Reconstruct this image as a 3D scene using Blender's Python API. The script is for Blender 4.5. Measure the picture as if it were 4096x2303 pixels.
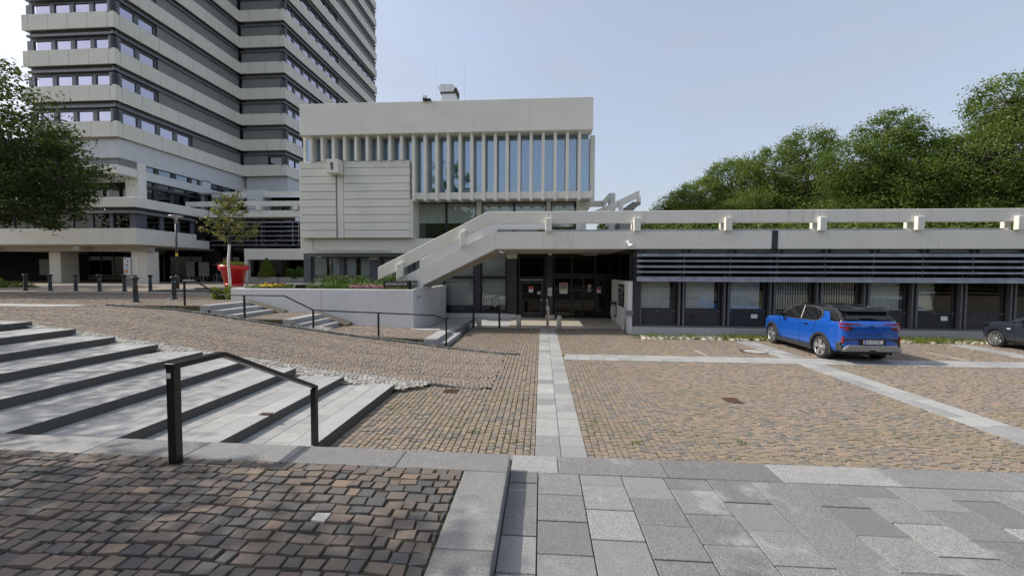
import bpy, bmesh, math, random
import numpy as np
from mathutils import Vector, Matrix
R = random.Random(7)
rng = np.random.default_rng(5)
for o in list(bpy.data.objects):
    bpy.data.objects.remove(o)
SC = bpy.context.scene
COL = SC.collection

# ------------------------------------------------------------------ camera
cam = bpy.data.cameras.new("camera")
cam.sensor_width = 36.0
cam.lens = 1637.33 / 4096 * 36.0
cam.clip_end = 3000
cam.clip_start = 0.05
camo = bpy.data.objects.new("camera", cam)
COL.objects.link(camo)
PITCH, ROLL, YAW = 0.0391974, 0.00385394, -0.0720700
Fw = Vector((math.sin(YAW) * math.cos(PITCH), math.cos(YAW) * math.cos(PITCH), -math.sin(PITCH)))
Rt = Vector((math.cos(YAW), -math.sin(YAW), 0))
Up = Rt.cross(Fw)
Rt2 = Rt * math.cos(ROLL) + Up * math.sin(ROLL)
Up2 = Up * math.cos(ROLL) - Rt * math.sin(ROLL)
m = Matrix(((Rt2.x, Up2.x, -Fw.x, 0), (Rt2.y, Up2.y, -Fw.y, 0), (Rt2.z, Up2.z, -Fw.z, 2.65), (0, 0, 0, 1)))
camo.matrix_world = m
SC.camera = camo

# ------------------------------------------------------------------ light
SUN_EL, SUN_ROT = 42.0, 270.6
SKY_STRENGTH, SUN_STRENGTH, EXPOSURE = 0.15, 1.95, 1.06
w = bpy.data.worlds.new("World")
SC.world = w
w.use_nodes = True
nt = w.node_tree
bg = nt.nodes["Background"]
sky = nt.nodes.new("ShaderNodeTexSky")
sky.sky_type = 'NISHITA'
sky.sun_disc = False
sky.sun_elevation = math.radians(SUN_EL)
sky.sun_rotation = math.radians(SUN_ROT)
sky.air_density = 1.0
sky.dust_density = 3.5
sky.ozone_density = 1.2
# thin high cloud veil over the whole sky, a little uneven
tc = nt.nodes.new("ShaderNodeTexCoord")
mpn = nt.nodes.new("ShaderNodeMapping"); mpn.inputs['Scale'].default_value = (1.0, 1.0, 3.0)
nz = nt.nodes.new("ShaderNodeTexNoise"); nz.inputs['Scale'].default_value = 1.6; nz.inputs['Detail'].default_value = 6; nz.inputs['Roughness'].default_value = 0.6
rp_ = nt.nodes.new("ShaderNodeMapRange"); rp_.inputs[1].default_value = 0.3; rp_.inputs[2].default_value = 0.75; rp_.inputs[3].default_value = 0.48; rp_.inputs[4].default_value = 0.80
mxs = nt.nodes.new("ShaderNodeMix"); mxs.data_type = 'RGBA'
mxs.inputs[7].default_value = (1.60, 1.68, 1.84, 1)
nt.links.new(tc.outputs['Generated'], mpn.inputs[0]); nt.links.new(mpn.outputs[0], nz.inputs['Vector']); nt.links.new(nz.outputs['Fac'], rp_.inputs[0])
nt.links.new(rp_.outputs[0], mxs.inputs[0]); nt.links.new(sky.outputs[0], mxs.inputs[6])
nt.links.new(mxs.outputs[2], bg.inputs[0])
bg.inputs[1].default_value = SKY_STRENGTH
sun = bpy.data.lights.new("sun", 'SUN')
sun.energy = SUN_STRENGTH
sun.angle = math.radians(0.55)
sun.color = (1.0, 0.945, 0.86)
suno = bpy.data.objects.new("sun", sun)
COL.objects.link(suno)
a, e = math.radians(SUN_ROT), math.radians(SUN_EL)
sd = Vector((math.sin(a) * math.cos(e), math.cos(a) * math.cos(e), math.sin(e)))
suno.rotation_euler = sd.to_track_quat('Z', 'Y').to_euler()
vs = SC.view_settings
vs.view_transform = 'Standard'
vs.look = 'None'
vs.exposure = EXPOSURE
vs.gamma = 1.0
vs.use_curve_mapping = False
SC.cycles.max_bounces = 8
SC.cycles.transparent_max_bounces = 12
SC.cycles.use_denoising = True

# ------------------------------------------------------------------ materials
def newmat(name):
    mt = bpy.data.materials.new(name)
    mt.use_nodes = True
    n = mt.node_tree
    b = n.nodes["Principled BSDF"]
    return mt, n, b

def ramp(n, stops, fac):
    r = n.nodes.new("ShaderNodeValToRGB")
    els = r.color_ramp.elements
    while len(els) < len(stops):
        els.new(0.5)
    for el, (p, c) in zip(els, stops):
        el.position = p
        el.color = (*c, 1)
    n.links.new(fac, r.inputs[0])
    return r.outputs[0]

def noise(n, scale, detail=4, rough=0.6, stretch=None, coord=None):
    g = coord
    if g is None:
        gg = n.nodes.new("ShaderNodeNewGeometry")
        g = gg.outputs['Position']
    if stretch:
        mp = n.nodes.new("ShaderNodeMapping")
        mp.inputs['Scale'].default_value = stretch
        n.links.new(g, mp.inputs[0])
        g = mp.outputs[0]
    t = n.nodes.new("ShaderNodeTexNoise")
    t.inputs['Scale'].default_value = scale
    t.inputs['Detail'].default_value = detail
    t.inputs['Roughness'].default_value = rough
    n.links.new(g, t.inputs['Vector'])
    return t.outputs['Fac']

def mixc(n, fac, A, B, mode='MIX'):
    mx = n.nodes.new("ShaderNodeMix")
    mx.data_type = 'RGBA'
    mx.blend_type = mode
    for s, v in ((0, fac), (6, A), (7, B)):
        if isinstance(v, (int, float)):
            mx.inputs[s].default_value = v
        elif isinstance(v, tuple):
            mx.inputs[s].default_value = (*v, 1)
        else:
            n.links.new(v, mx.inputs[s])
    return mx.outputs[2]

def bump(n, b, h, dist=0.01, strength=0.4):
    bp = n.nodes.new("ShaderNodeBump")
    bp.inputs['Strength'].default_value = strength
    bp.inputs['Distance'].default_value = dist
    n.links.new(h, bp.inputs['Height'])
    n.links.new(bp.outputs[0], b.inputs['Normal'])

def simple(name, col, rough=0.6, metal=0.0, var=0.12, scale=3.0, spec=0.5, bmp=0.0, coat=0.0):
    mt, n, b = newmat(name)
    b.inputs['Roughness'].default_value = rough
    b.inputs['Metallic'].default_value = metal
    b.inputs['Specular IOR Level'].default_value = spec
    b.inputs['Coat Weight'].default_value = coat
    b.inputs['Coat Roughness'].default_value = 0.03
    f = noise(n, scale)
    lo = tuple(c * (1 - var) for c in col)
    hi = tuple(min(1, c * (1 + var)) for c in col)
    n.links.new(ramp(n, [(0.3, lo), (0.7, hi)], f), b.inputs['Base Color'])
    if bmp:
        bump(n, b, noise(n, scale * 20), 0.004, bmp)
    return mt

def concrete(name, col, stain=0.35, streak=0.25, stain_col=(0.13, 0.125, 0.11), rough=0.75):
    mt, n, b = newmat(name)
    b.inputs['Roughness'].default_value = rough
    b.inputs['Specular IOR Level'].default_value = 0.3
    f = noise(n, 0.7, 6)
    c = ramp(n, [(0.3, tuple(x * 0.93 for x in col)), (0.7, tuple(x * 1.05 for x in col))], f)
    s = noise(n, 1.0, 6, 0.7, (5.0, 5.0, 0.22))
    s2 = noise(n, 0.55, 3)
    sm = n.nodes.new("ShaderNodeMath"); sm.operation = 'MULTIPLY'
    n.links.new(ramp(n, [(0.55, (0, 0, 0)), (0.8, (1, 1, 1))], s), sm.inputs[0])
    n.links.new(ramp(n, [(0.42, (0, 0, 0)), (0.7, (1, 1, 1))], s2), sm.inputs[1])
    sk = n.nodes.new("ShaderNodeMath"); sk.operation = 'MULTIPLY'
    n.links.new(sm.outputs[0], sk.inputs[0]); sk.inputs[1].default_value = stain
    c = mixc(n, sk.outputs[0], c, stain_col)
    # pale drips
    s3 = noise(n, 2.3, 5, 0.65, (6.0, 6.0, 0.18))
    sk2 = n.nodes.new("ShaderNodeMath"); sk2.operation = 'MULTIPLY'
    n.links.new(ramp(n, [(0.58, (0, 0, 0)), (0.75, (1, 1, 1))], s3), sk2.inputs[0]); sk2.inputs[1].default_value = streak
    c = mixc(n, sk2.outputs[0], c, tuple(min(1, x * 1.25) for x in col))
    n.links.new(c, b.inputs['Base Color'])
    bump(n, b, noise(n, 60, 3), 0.003, 0.15)
    return mt

def glass(name, tint=(0.9, 0.95, 0.95), refl=1.0, trans=0.75, rough=0.0, spec=(1, 1, 1), ior=1.5, base=0.0):
    mt = bpy.data.materials.new(name)
    mt.use_nodes = True
    n = mt.node_tree
    n.nodes.clear()
    out = n.nodes.new("ShaderNodeOutputMaterial")
    tr = n.nodes.new("ShaderNodeBsdfTransparent")
    tr.inputs[0].default_value = (tint[0] * trans, tint[1] * trans, tint[2] * trans, 1)
    gl = n.nodes.new("ShaderNodeBsdfGlossy")
    gl.inputs['Roughness'].default_value = rough
    gl.inputs[0].default_value = (*spec, 1)
    fr = n.nodes.new("ShaderNodeFresnel")
    fr.inputs[0].default_value = ior
    ad = n.nodes.new("ShaderNodeMath"); ad.operation = 'MULTIPLY_ADD'; ad.use_clamp = True
    n.links.new(fr.outputs[0], ad.inputs[0]); ad.inputs[1].default_value = refl; ad.inputs[2].default_value = base
    wob = n.nodes.new("ShaderNodeBump"); wob.inputs['Strength'].default_value = 0.05; wob.inputs['Distance'].default_value = 0.02
    n.links.new(noise(n, 0.9, 2), wob.inputs['Height'])
    n.links.new(wob.outputs[0], gl.inputs['Normal'])
    mx = n.nodes.new("ShaderNodeMixShader")
    n.links.new(ad.outputs[0], mx.inputs[0])
    n.links.new(tr.outputs[0], mx.inputs[1])
    n.links.new(gl.outputs[0], mx.inputs[2])
    n.links.new(mx.outputs[0], out.inputs[0])
    return mt

def stone(name, stops, speck=0.25, moss=0.0, rough=0.8, spscale=180, blot=0.0, spec=0.35):
    """setts and granite: colour picked per piece by the 'rnd' vertex attribute"""
    mt, n, b = newmat(name)
    b.inputs['Roughness'].default_value = rough
    b.inputs['Specular IOR Level'].default_value = spec
    at = n.nodes.new("ShaderNodeAttribute"); at.attribute_name = 'rnd'
    c = ramp(n, stops, at.outputs['Fac'])
    f = noise(n, spscale, 2, 0.8)
    c = mixc(n, speck, c, ramp(n, [(0.25, (0.02, 0.02, 0.02)), (0.5, (0.5, 0.5, 0.5)), (0.75, (1, 1, 1))], f), 'OVERLAY')
    f2 = noise(n, 9, 5, 0.7)
    c = mixc(n, 0.3, c, ramp(n, [(0.3, (0.36, 0.36, 0.36)), (0.7, (0.62, 0.62, 0.62))], f2), 'OVERLAY')
    if blot:
        f3 = noise(n, 1.7, 5, 0.65)
        c = mixc(n, ramp(n, [(0.56, (0, 0, 0)), (0.72, (blot, blot, blot))], f3), c, (0.52, 0.53, 0.53))
    if moss:
        f4 = noise(n, 0.8, 4)
        c = mixc(n, ramp(n, [(0.45, (0, 0, 0)), (0.75, (moss, moss, moss))], f4), c, (0.17, 0.16, 0.06))
    n.links.new(c, b.inputs['Base Color'])
    bump(n, b, noise(n, 45, 4), 0.004, 0.5)
    return mt

def leafmat(name, c0, c1, c2, trans=0.35):
    mt = bpy.data.materials.new(name)
    mt.use_nodes = True
    n = mt.node_tree
    n.nodes.clear()
    out = n.nodes.new("ShaderNodeOutputMaterial")
    at = n.nodes.new("ShaderNodeAttribute"); at.attribute_name = 'rnd'
    c = ramp(n, [(0.0, c0), (0.55, c1), (1.0, c2)], at.outputs['Fac'])
    pb = n.nodes.new("ShaderNodeBsdfPrincipled")
    pb.inputs['Roughness'].default_value = 0.45
    pb.inputs['Specular IOR Level'].default_value = 0.35
    n.links.new(c, pb.inputs['Base Color'])
    tl = n.nodes.new("ShaderNodeBsdfTranslucent")
    n.links.new(mixc(n, 0.5, c, (0.16, 0.22, 0.02)), tl.inputs[0])
    mx = n.nodes.new("ShaderNodeMixShader"); mx.inputs[0].default_value = trans
    n.links.new(pb.outputs[0], mx.inputs[1]); n.links.new(tl.outputs[0], mx.inputs[2])
    n.links.new(mx.outputs[0], out.inputs[0])
    return mt

def brickmat(name):
    mt, n, b = newmat(name)
    b.inputs['Roughness'].default_value = 0.85
    g = n.nodes.new("ShaderNodeNewGeometry")
    mp = n.nodes.new("ShaderNodeMapping"); mp.inputs['Rotation'].default_value = (math.pi / 2, 0, 0)
    n.links.new(g.outputs['Position'], mp.inputs[0])
    t = n.nodes.new("ShaderNodeTexBrick"); t.inputs['Scale'].default_value = 4
    t.inputs['Color1'].default_value = (0.30, 0.13, 0.08, 1); t.inputs['Color2'].default_value = (0.36, 0.17, 0.11, 1)
    t.inputs['Mortar'].default_value = (0.35, 0.3, 0.26, 1)
    n.links.new(mp.outputs[0], t.inputs[0]); n.links.new(t.outputs[0], b.inputs['Base Color'])
    return mt

M = {}
M['conc'] = concrete('painted_concrete', (0.74, 0.725, 0.65), 0.30, 0.2)
M['conc2'] = concrete('weathered_concrete', (0.73, 0.715, 0.655), 0.9, 0.2)
M['plank'] = concrete('plank_concrete', (0.74, 0.725, 0.65), 0.12, 0.5)
M['panel'] = concrete('tower_panel', (0.74, 0.715, 0.625), 0.10, 0.12)
M['white'] = concrete('white_render', (0.69, 0.695, 0.70), 0.35, 0.1, (0.3, 0.29, 0.27))
M['tower_white'] = concrete('tower_render', (0.62, 0.63, 0.635), 0.05, 0.05)
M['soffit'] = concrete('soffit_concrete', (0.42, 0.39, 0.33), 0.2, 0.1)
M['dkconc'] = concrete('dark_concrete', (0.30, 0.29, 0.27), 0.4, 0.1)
M['plinth'] = concrete('plinth_concrete', (0.42, 0.43, 0.43), 0.5, 0.15)
M['black'] = simple('black_paint', (0.012, 0.012, 0.013), 0.35)
M['anth'] = simple('anthracite_metal', (0.035, 0.037, 0.042), 0.42, 0.0, 0.25, 2.0)
M['bluegrey'] = simple('bluegrey_frame', (0.10, 0.108, 0.135), 0.45, 0.0, 0.15, 2.0)
M['void'] = simple('dark_interior', (0.008, 0.008, 0.008), 0.9)
M['room'] = simple('dim_room', (0.05, 0.05, 0.05), 0.9)
M['louvre'] = simple('aluminium_louvre', (0.22, 0.225, 0.245), 0.38, 0.55, 0.25, 2.5)
M['alu'] = simple('bare_aluminium', (0.55, 0.55, 0.58), 0.3, 0.9, 0.15, 3)
M['bluesheet'] = concrete('weathered_blue_sheet', (0.25, 0.29, 0.36), 0.6, 0.9, (0.07, 0.09, 0.13), 0.4)
M['strip'] = simple('sunblind_casing', (0.14, 0.145, 0.155), 0.4, 0.3, 0.15, 2)
M['shutter'] = concrete('grey_screen_blind', (0.23, 0.235, 0.225), 0.5, 0.35, (0.08, 0.08, 0.08), 0.6)
M['beige'] = simple('beige_sheet', (0.60, 0.57, 0.49), 0.5)
M['glass'] = glass('window_glass', (0.985, 1.0, 0.995), 1.0, 0.97, base=0.04)
M['glass_sky'] = glass('slit_window_glass', (0.85, 0.95, 1.0), 1.4, 0.9, base=0.22, spec=(0.75, 0.85, 1.0))
M['glass_dark'] = glass('dark_glass', (0.6, 0.62, 0.65), 1.0, 0.25, base=0.0)
M['glass_shade'] = glass('shaded_glass', (0.5, 0.5, 0.5), 0.5, 0.1, base=0.0)
M['glass_lilac'] = glass('tower_window_glass', (0.6, 0.55, 0.7), 1.3, 0.25, base=0.5, spec=(0.86, 0.82, 0.97))
M['blind'] = simple('blind_fabric', (0.76, 0.80, 0.79), 0.9, 0, 0.06, 4)
M['curtain'] = simple('green_white_curtain', (0.66, 0.71, 0.68), 0.9, 0, 0.06, 4)
M['rail'] = simple('black_powder_coat', (0.010, 0.010, 0.011), 0.3, 0.0, 0.3, 6)
M['castiron'] = simple('bollard_iron', (0.035, 0.037, 0.04), 0.38, 0.3, 0.3, 8)
M['bollconc'] = concrete('bollard_concrete', (0.40, 0.385, 0.35), 0.3, 0.3)
M['red'] = simple('red_plastic', (0.50, 0.012, 0.018), 0.35, 0, 0.05)
M['redprint'] = simple('red_print', (0.5, 0.05, 0.05), 0.5)
M['orange'] = simple('orange_print', (0.75, 0.2, 0.05), 0.5)
M['yellow'] = simple('yellow_sticker', (0.75, 0.55, 0.05), 0.5)
M['blueprint'] = simple('blue_print', (0.05, 0.12, 0.5), 0.5)
M['paper'] = simple('white_sign', (0.72, 0.74, 0.76), 0.45, 0, 0.03)
M['ink'] = simple('black_print', (0.01, 0.01, 0.01), 0.5)
M['rust'] = simple('rusty_iron', (0.10, 0.055, 0.035), 0.8, 0.2, 0.4, 20)
M['bark'] = simple('bark', (0.09, 0.075, 0.06), 0.9, 0, 0.4, 6, bmp=0.6)
M['limewash'] = simple('limewashed_trunk', (0.72, 0.70, 0.64), 0.85, 0, 0.12, 8)
M['soil'] = simple('soil', (0.05, 0.038, 0.028), 0.95, 0, 0.4, 12, bmp=0.8)
M['brickwall'] = brickmat('red_brick')
M['fieldstone'] = simple('pale_field_stone', (0.48, 0.43, 0.36), 0.85, 0, 0.25, 9)
M['wood'] = simple('timber_post', (0.33, 0.22, 0.12), 0.6, 0, 0.2, 10)
brown = [(0.0, (0.085, 0.085, 0.083)), (0.2, (0.115, 0.108, 0.10)), (0.45, (0.135, 0.115, 0.10)), (0.7, (0.16, 0.128, 0.108)), (0.92, (0.175, 0.145, 0.115)), (1.0, (0.22, 0.165, 0.125))]
brown_ = [(0.0, (0.075, 0.075, 0.075)), (0.18, (0.13, 0.125, 0.12)), (0.36, (0.145, 0.115, 0.10)), (0.62, (0.20, 0.145, 0.115)), (0.85, (0.215, 0.17, 0.125)), (1.0, (0.30, 0.20, 0.14))]
tan = [(0.0, (0.165, 0.155, 0.145)), (0.2, (0.215, 0.19, 0.165)), (0.5, (0.25, 0.20, 0.16)), (0.8, (0.27, 0.215, 0.168)), (0.95, (0.285, 0.23, 0.175)), (1.0, (0.32, 0.22, 0.16))]
tan_ = [(0.0, (0.16, 0.155, 0.15)), (0.15, (0.24, 0.225, 0.205)), (0.4, (0.30, 0.245, 0.20)), (0.7, (0.345, 0.27, 0.205)), (0.9, (0.37, 0.30, 0.22)), (1.0, (0.43, 0.29, 0.20))]
pale = [(0.0, (0.27, 0.26, 0.24)), (0.5, (0.37, 0.355, 0.32)), (1.0, (0.46, 0.44, 0.40))]
gran = [(0.0, (0.175, 0.172, 0.168)), (0.6, (0.215, 0.212, 0.206)), (0.9, (0.245, 0.242, 0.234)), (1.0, (0.31, 0.307, 0.298))]
slabc = [(0.0, (0.22, 0.225, 0.225)), (0.5, (0.33, 0.33, 0.32)), (1.0, (0.42, 0.415, 0.39))]
M['sett_terrace'] = stone('terrace_setts', brown, 0.3)
M['sett_plaza'] = stone('plaza_setts', tan, 0.25, moss=0.35)
M['sett_ramp'] = stone('ramp_setts', [(p, tuple(min(1, v * 1.06) for v in c)) for p, c in tan], 0.25)
M['sett_pale'] = stone('pale_setts', pale, 0.25)
M['sett_kerb'] = stone('kerb_setts', [(0, (0.12, 0.12, 0.115)), (1, (0.22, 0.215, 0.20))], 0.3)
M['granite'] = stone('grey_granite', gran, 0.8, spscale=130, blot=0.5, rough=0.6)
M['slab'] = stone('concrete_slabs', slabc, 0.18, blot=0.5, rough=0.7)
M['step'] = stone('step_blocks', [(0, (0.31, 0.315, 0.315)), (1, (0.40, 0.40, 0.39))], 0.2, blot=0.4, rough=0.7)
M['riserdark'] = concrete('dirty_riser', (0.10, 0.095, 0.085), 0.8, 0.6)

def ground_mat(name, dirt, mossc, amt):
    mt, n, b = newmat(name)
    b.inputs['Roughness'].default_value = 0.95
    f = noise(n, 14, 4)
    c = ramp(n, [(0.3, tuple(x * 0.6 for x in dirt)), (0.7, dirt)], f)
    f2 = noise(n, 0.7, 4)
    f3 = noise(n, 5, 3)
    mm = n.nodes.new("ShaderNodeMath"); mm.operation = 'MULTIPLY'
    n.links.new(ramp(n, [(0.4, (0, 0, 0)), (0.6, (amt, amt, amt))], f2), mm.inputs[0])
    n.links.new(ramp(n, [(0.4, (0, 0, 0)), (0.55, (1, 1, 1))], f3), mm.inputs[1])
    c = mixc(n, mm.outputs[0], c, mossc)
    n.links.new(c, b.inputs['Base Color'])
    return mt
M['joint'] = ground_mat('sett_joint_dirt', (0.075, 0.06, 0.045), (0.20, 0.19, 0.035), 0.9)
M['joint_dark'] = ground_mat('dark_joint_dirt', (0.03, 0.026, 0.022), (0.09, 0.085, 0.025), 0.6)
M['earth'] = ground_mat('earth', (0.16, 0.135, 0.11), (0.10, 0.11, 0.03), 0.4)
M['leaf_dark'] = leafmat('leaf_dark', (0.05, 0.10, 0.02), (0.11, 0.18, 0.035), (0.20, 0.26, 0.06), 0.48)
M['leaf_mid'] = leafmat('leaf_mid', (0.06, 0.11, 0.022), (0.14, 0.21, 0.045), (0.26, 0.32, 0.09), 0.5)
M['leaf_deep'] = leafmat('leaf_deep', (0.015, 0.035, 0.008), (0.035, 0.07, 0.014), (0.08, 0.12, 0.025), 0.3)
M['leaf_young'] = leafmat('leaf_young', (0.14, 0.12, 0.035), (0.20, 0.20, 0.06), (0.30, 0.30, 0.10))
M['leaf_bush'] = leafmat('leaf_bush', (0.09, 0.14, 0.02), (0.17, 0.24, 0.035), (0.28, 0.32, 0.06))
M['leaf_flower'] = leafmat('leaf_bed', (0.03, 0.08, 0.015), (0.07, 0.14, 0.03), (0.16, 0.24, 0.06))
M['grass'] = leafmat('grass_blade', (0.10, 0.13, 0.02), (0.18, 0.22, 0.035), (0.30, 0.30, 0.09))
M['petal_pink'] = simple('pink_petals', (0.60, 0.28, 0.36), 0.7)
M['petal_yellow'] = simple('yellow_petals', (0.75, 0.52, 0.03), 0.7)
M['petal_orange'] = simple('orange_petals', (0.80, 0.14, 0.03), 0.7)
M['petal_dark'] = simple('dark_red_petals', (0.18, 0.02, 0.05), 0.7)

# ------------------------------------------------------------------ mesh helpers
class MB:
    def __init__(s):
        s.v = []; s.f = []
    def add(s, vs, fs):
        b = len(s.v); s.v += [tuple(p) for p in vs]; s.f += [tuple(b + i for i in f) for f in fs]
        return s
    def box(s, x0, x1, y0, y1, z0, z1):
        if x0 > x1: x0, x1 = x1, x0
        if y0 > y1: y0, y1 = y1, y0
        if z0 > z1: z0, z1 = z1, z0
        return s.add([(x0, y0, z0), (x1, y0, z0), (x1, y1, z0), (x0, y1, z0), (x0, y0, z1), (x1, y0, z1), (x1, y1, z1), (x0, y1, z1)],
              [(0, 3, 2, 1), (4, 5, 6, 7), (0, 1, 5, 4), (1, 2, 6, 5), (2, 3, 7, 6), (3, 0, 4, 7)])
    def prism(s, pts, ext):
        """polygon (list of 3D points) extruded by vector ext"""
        n = len(pts); P = [Vector(p) for p in pts]; E = Vector(ext)
        nr = Vector((0, 0, 0))
        for i in range(n):
            nr += P[i].cross(P[(i + 1) % n])
        if nr.dot(E) > 0: P.reverse()
        return s.add([*P, *[p + E for p in P]], [tuple(range(n)), tuple(range(2 * n - 1, n - 1, -1))] + [(i, n + i, n + (i + 1) % n, (i + 1) % n) for i in range(n)])
    def tube(s, pts, r, n=8, r1=None, cap=True):
        P = [Vector(p) for p in pts]; k = len(P)
        rad = r if isinstance(r, (list, tuple)) else [r + ((r1 if r1 is not None else r) - r) * i / max(1, k - 1) for i in range(k)]
        b = len(s.v); ref = None
        for i, p in enumerate(P):
            d = (P[min(i + 1, k - 1)] - P[max(i - 1, 0)]).normalized()
            if ref is None: ref = d.orthogonal().normalized()
            ref = (ref - d * ref.dot(d))
            ref = ref.normalized() if ref.length > 1e-6 else d.orthogonal().normalized()
            q = d.cross(ref)
            for j in range(n):
                t = 2 * math.pi * j / n
                s.v.append(tuple(p + (ref * math.cos(t) + q * math.sin(t)) * rad[i]))
        for i in range(k - 1):
            for j in range(n):
                s.f.append((b + i * n + j, b + i * n + (j + 1) % n, b + (i + 1) * n + (j + 1) % n, b + (i + 1) * n + j))
        if cap:
            s.f.append(tuple(b + j for j in reversed(range(n)))); s.f.append(tuple(b + (k - 1) * n + j for j in range(n)))
        return s
    def lathe(s, cx, cy, prof, n=24, cap=True):
        b = len(s.v); k = len(prof)
        for r, z in prof:
            for j in range(n):
                t = 2 * math.pi * j / n
                s.v.append((cx + r * math.cos(t), cy + r * math.sin(t), z))
        for i in range(k - 1):
            for j in range(n):
                s.f.append((b + i * n + j, b + i * n + (j + 1) % n, b + (i + 1) * n + (j + 1) % n, b + (i + 1) * n + j))
        if cap:
            s.f.append(tuple(b + j for j in reversed(range(n)))); s.f.append(tuple(b + (k - 1) * n + j for j in range(n)))
        return s
    def mesh(s, name, mat=None, smooth=False, rnd=None):
        me = bpy.data.meshes.new(name)
        me.from_pydata(s.v, [], s.f)
        if mat: me.materials.append(mat)
        if smooth: me.polygons.foreach_set('use_smooth', [True] * len(me.polygons))
        if rnd is not None:
            at = me.attributes.new('rnd', 'FLOAT', 'POINT'); at.data.foreach_set('value', [rnd] * len(me.vertices))
        me.update()
        return me
    def build(s, name, mat, parent=None, smooth=False, bevel=0.0, rnd=None, seg=1):
        o = link(name, s.mesh(name, mat, smooth, rnd), parent)
        if bevel:
            bm = o.modifiers.new('bevel', 'BEVEL'); bm.width = bevel; bm.segments = seg; bm.limit_method = 'ANGLE'; bm.angle_limit = math.radians(40)
        return o

def link(name, me, parent=None):
    o = bpy.data.objects.new(name, me)
    COL.objects.link(o)
    if parent:
        o.parent = parent
        o.matrix_parent_inverse = Matrix.Translation(-parent.location) if parent.type == 'EMPTY' and not parent.parent else Matrix()
    return o

def sub(name, me, parent):
    """sub-part: parent is a mesh part whose own transform is identity in its frame"""
    o = bpy.data.objects.new(name, me); COL.objects.link(o); o.parent = parent
    return o

def thing(name, label, cat, loc=(0, 0, 0), group=None):
    o = bpy.data.objects.new(name, None)
    o.empty_display_size = 0.2
    o.location = loc
    COL.objects.link(o)
    return tag(o, label, cat, group)

def tag(o, label, cat, group=None):
    o['label'] = label; o['category'] = cat
    if group: o['group'] = group
    return o

def struct(o):
    o['kind'] = 'structure'
    return o

def stuff(o):
    o['kind'] = 'stuff'
    return o

def box(name, mat, parent, x0, x1, y0, y1, z0, z1, bevel=0.0, rnd=None):
    return MB().box(x0, x1, y0, y1, z0, z1).build(name, mat, parent, bevel=bevel, rnd=rnd)

def copy_tree(o, parent=None, label=None, loc=None, rotz=None):
    c = o.copy()
    COL.objects.link(c)
    if parent:
        c.parent = parent
        c.matrix_parent_inverse = o.matrix_parent_inverse.copy()
    if label: c['label'] = label
    if loc: c.location = loc
    if rotz is not None: c.rotation_euler.z = rotz
    for ch in list(o.children):
        copy_tree(ch, c)
    return c

def np_mesh(name, V, F4, mat, rnd=None, smooth=False):
    me = bpy.data.meshes.new(name)
    V = np.asarray(V, np.float32).reshape(-1, 3); F4 = np.asarray(F4, np.int32)
    k = F4.shape[1]
    me.vertices.add(len(V)); me.vertices.foreach_set('co', V.ravel())
    me.loops.add(F4.size); me.loops.foreach_set('vertex_index', F4.ravel())
    me.polygons.add(len(F4)); me.polygons.foreach_set('loop_start', np.arange(0, F4.size, k, dtype=np.int32))
    me.polygons.foreach_set('loop_total', np.full(len(F4), k, np.int32))
    me.polygons.foreach_set('use_smooth', np.full(len(F4), bool(smooth)))
    me.materials.append(mat)
    if rnd is not None:
        at = me.attributes.new('rnd', 'FLOAT', 'POINT'); at.data.foreach_set('value', np.asarray(rnd, np.float32))
    me.update(calc_edges=True)
    me.validate()
    return me

def text(name, s, size, mat, parent, loc, rot=(math.pi / 2, 0, 0), align='LEFT', ext=0.002, xs=1.0, cap=None):
    cu = bpy.data.curves.new(name, 'FONT')
    cu.body = s; cu.size = size; cu.extrude = ext; cu.align_x = align; cu.space_character = 1.0
    ob = bpy.data.objects.new(name, cu)
    COL.objects.link(ob)
    dg = bpy.context.evaluated_depsgraph_get()
    me = bpy.data.meshes.new_from_object(ob.evaluated_get(dg))
    bpy.data.objects.remove(ob)
    me.materials.clear(); me.materials.append(mat)
    Mx = Matrix.Translation(loc) @ Vector((0, 0, 0)).to_track_quat('Z', 'Y').to_matrix().to_4x4()
    from mathutils import Euler
    Mx = Matrix.Translation(loc) @ Euler(rot).to_matrix().to_4x4() @ Matrix.Diagonal((xs, 1, 1, 1))
    me.transform(Mx)
    return link(name, me, parent)

# ------------------------------------------------------------------ stone paving generators
def setts(cx, cy, hx, hy, rot, zf, rise=0.0, taper=0.0065, depth=0.022, jit=0.006, tilt=0.004, keep=None):
    """arrays of sett centres and half sizes -> vertex array (n,8,3)"""
    n = len(cx)
    sx = np.array([-1, 1, 1, -1]); sy = np.array([-1, -1, 1, 1])
    lx = hx[:, None] * sx + rng.uniform(-jit, jit, (n, 4))
    ly = hy[:, None] * sy + rng.uniform(-jit, jit, (n, 4))
    def place(lx, ly):
        c, s_ = np.cos(rot)[:, None], np.sin(rot)[:, None]
        return cx[:, None] + lx * c - ly * s_, cy[:, None] + lx * s_ + ly * c
    tx, ty = place(lx - taper * sx, ly - taper * sy)
    bx, by = place(lx, ly)
    dz = rng.normal(0, tilt, n)[:, None] + rng.normal(0, tilt * 0.5, (n, 4))
    tz = zf(tx, ty) + rise + dz
    bz = zf(bx, by) + rise - depth
    V = np.empty((n, 8, 3), np.float32)
    V[:, :4, 0] = tx; V[:, :4, 1] = ty; V[:, :4, 2] = tz
    V[:, 4:, 0] = bx; V[:, 4:, 1] = by; V[:, 4:, 2] = bz
    return V
SF = np.array([(0, 1, 2, 3), (4, 5, 1, 0), (5, 6, 2, 1), (6, 7, 3, 2), (7, 4, 0, 3)])

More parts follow.
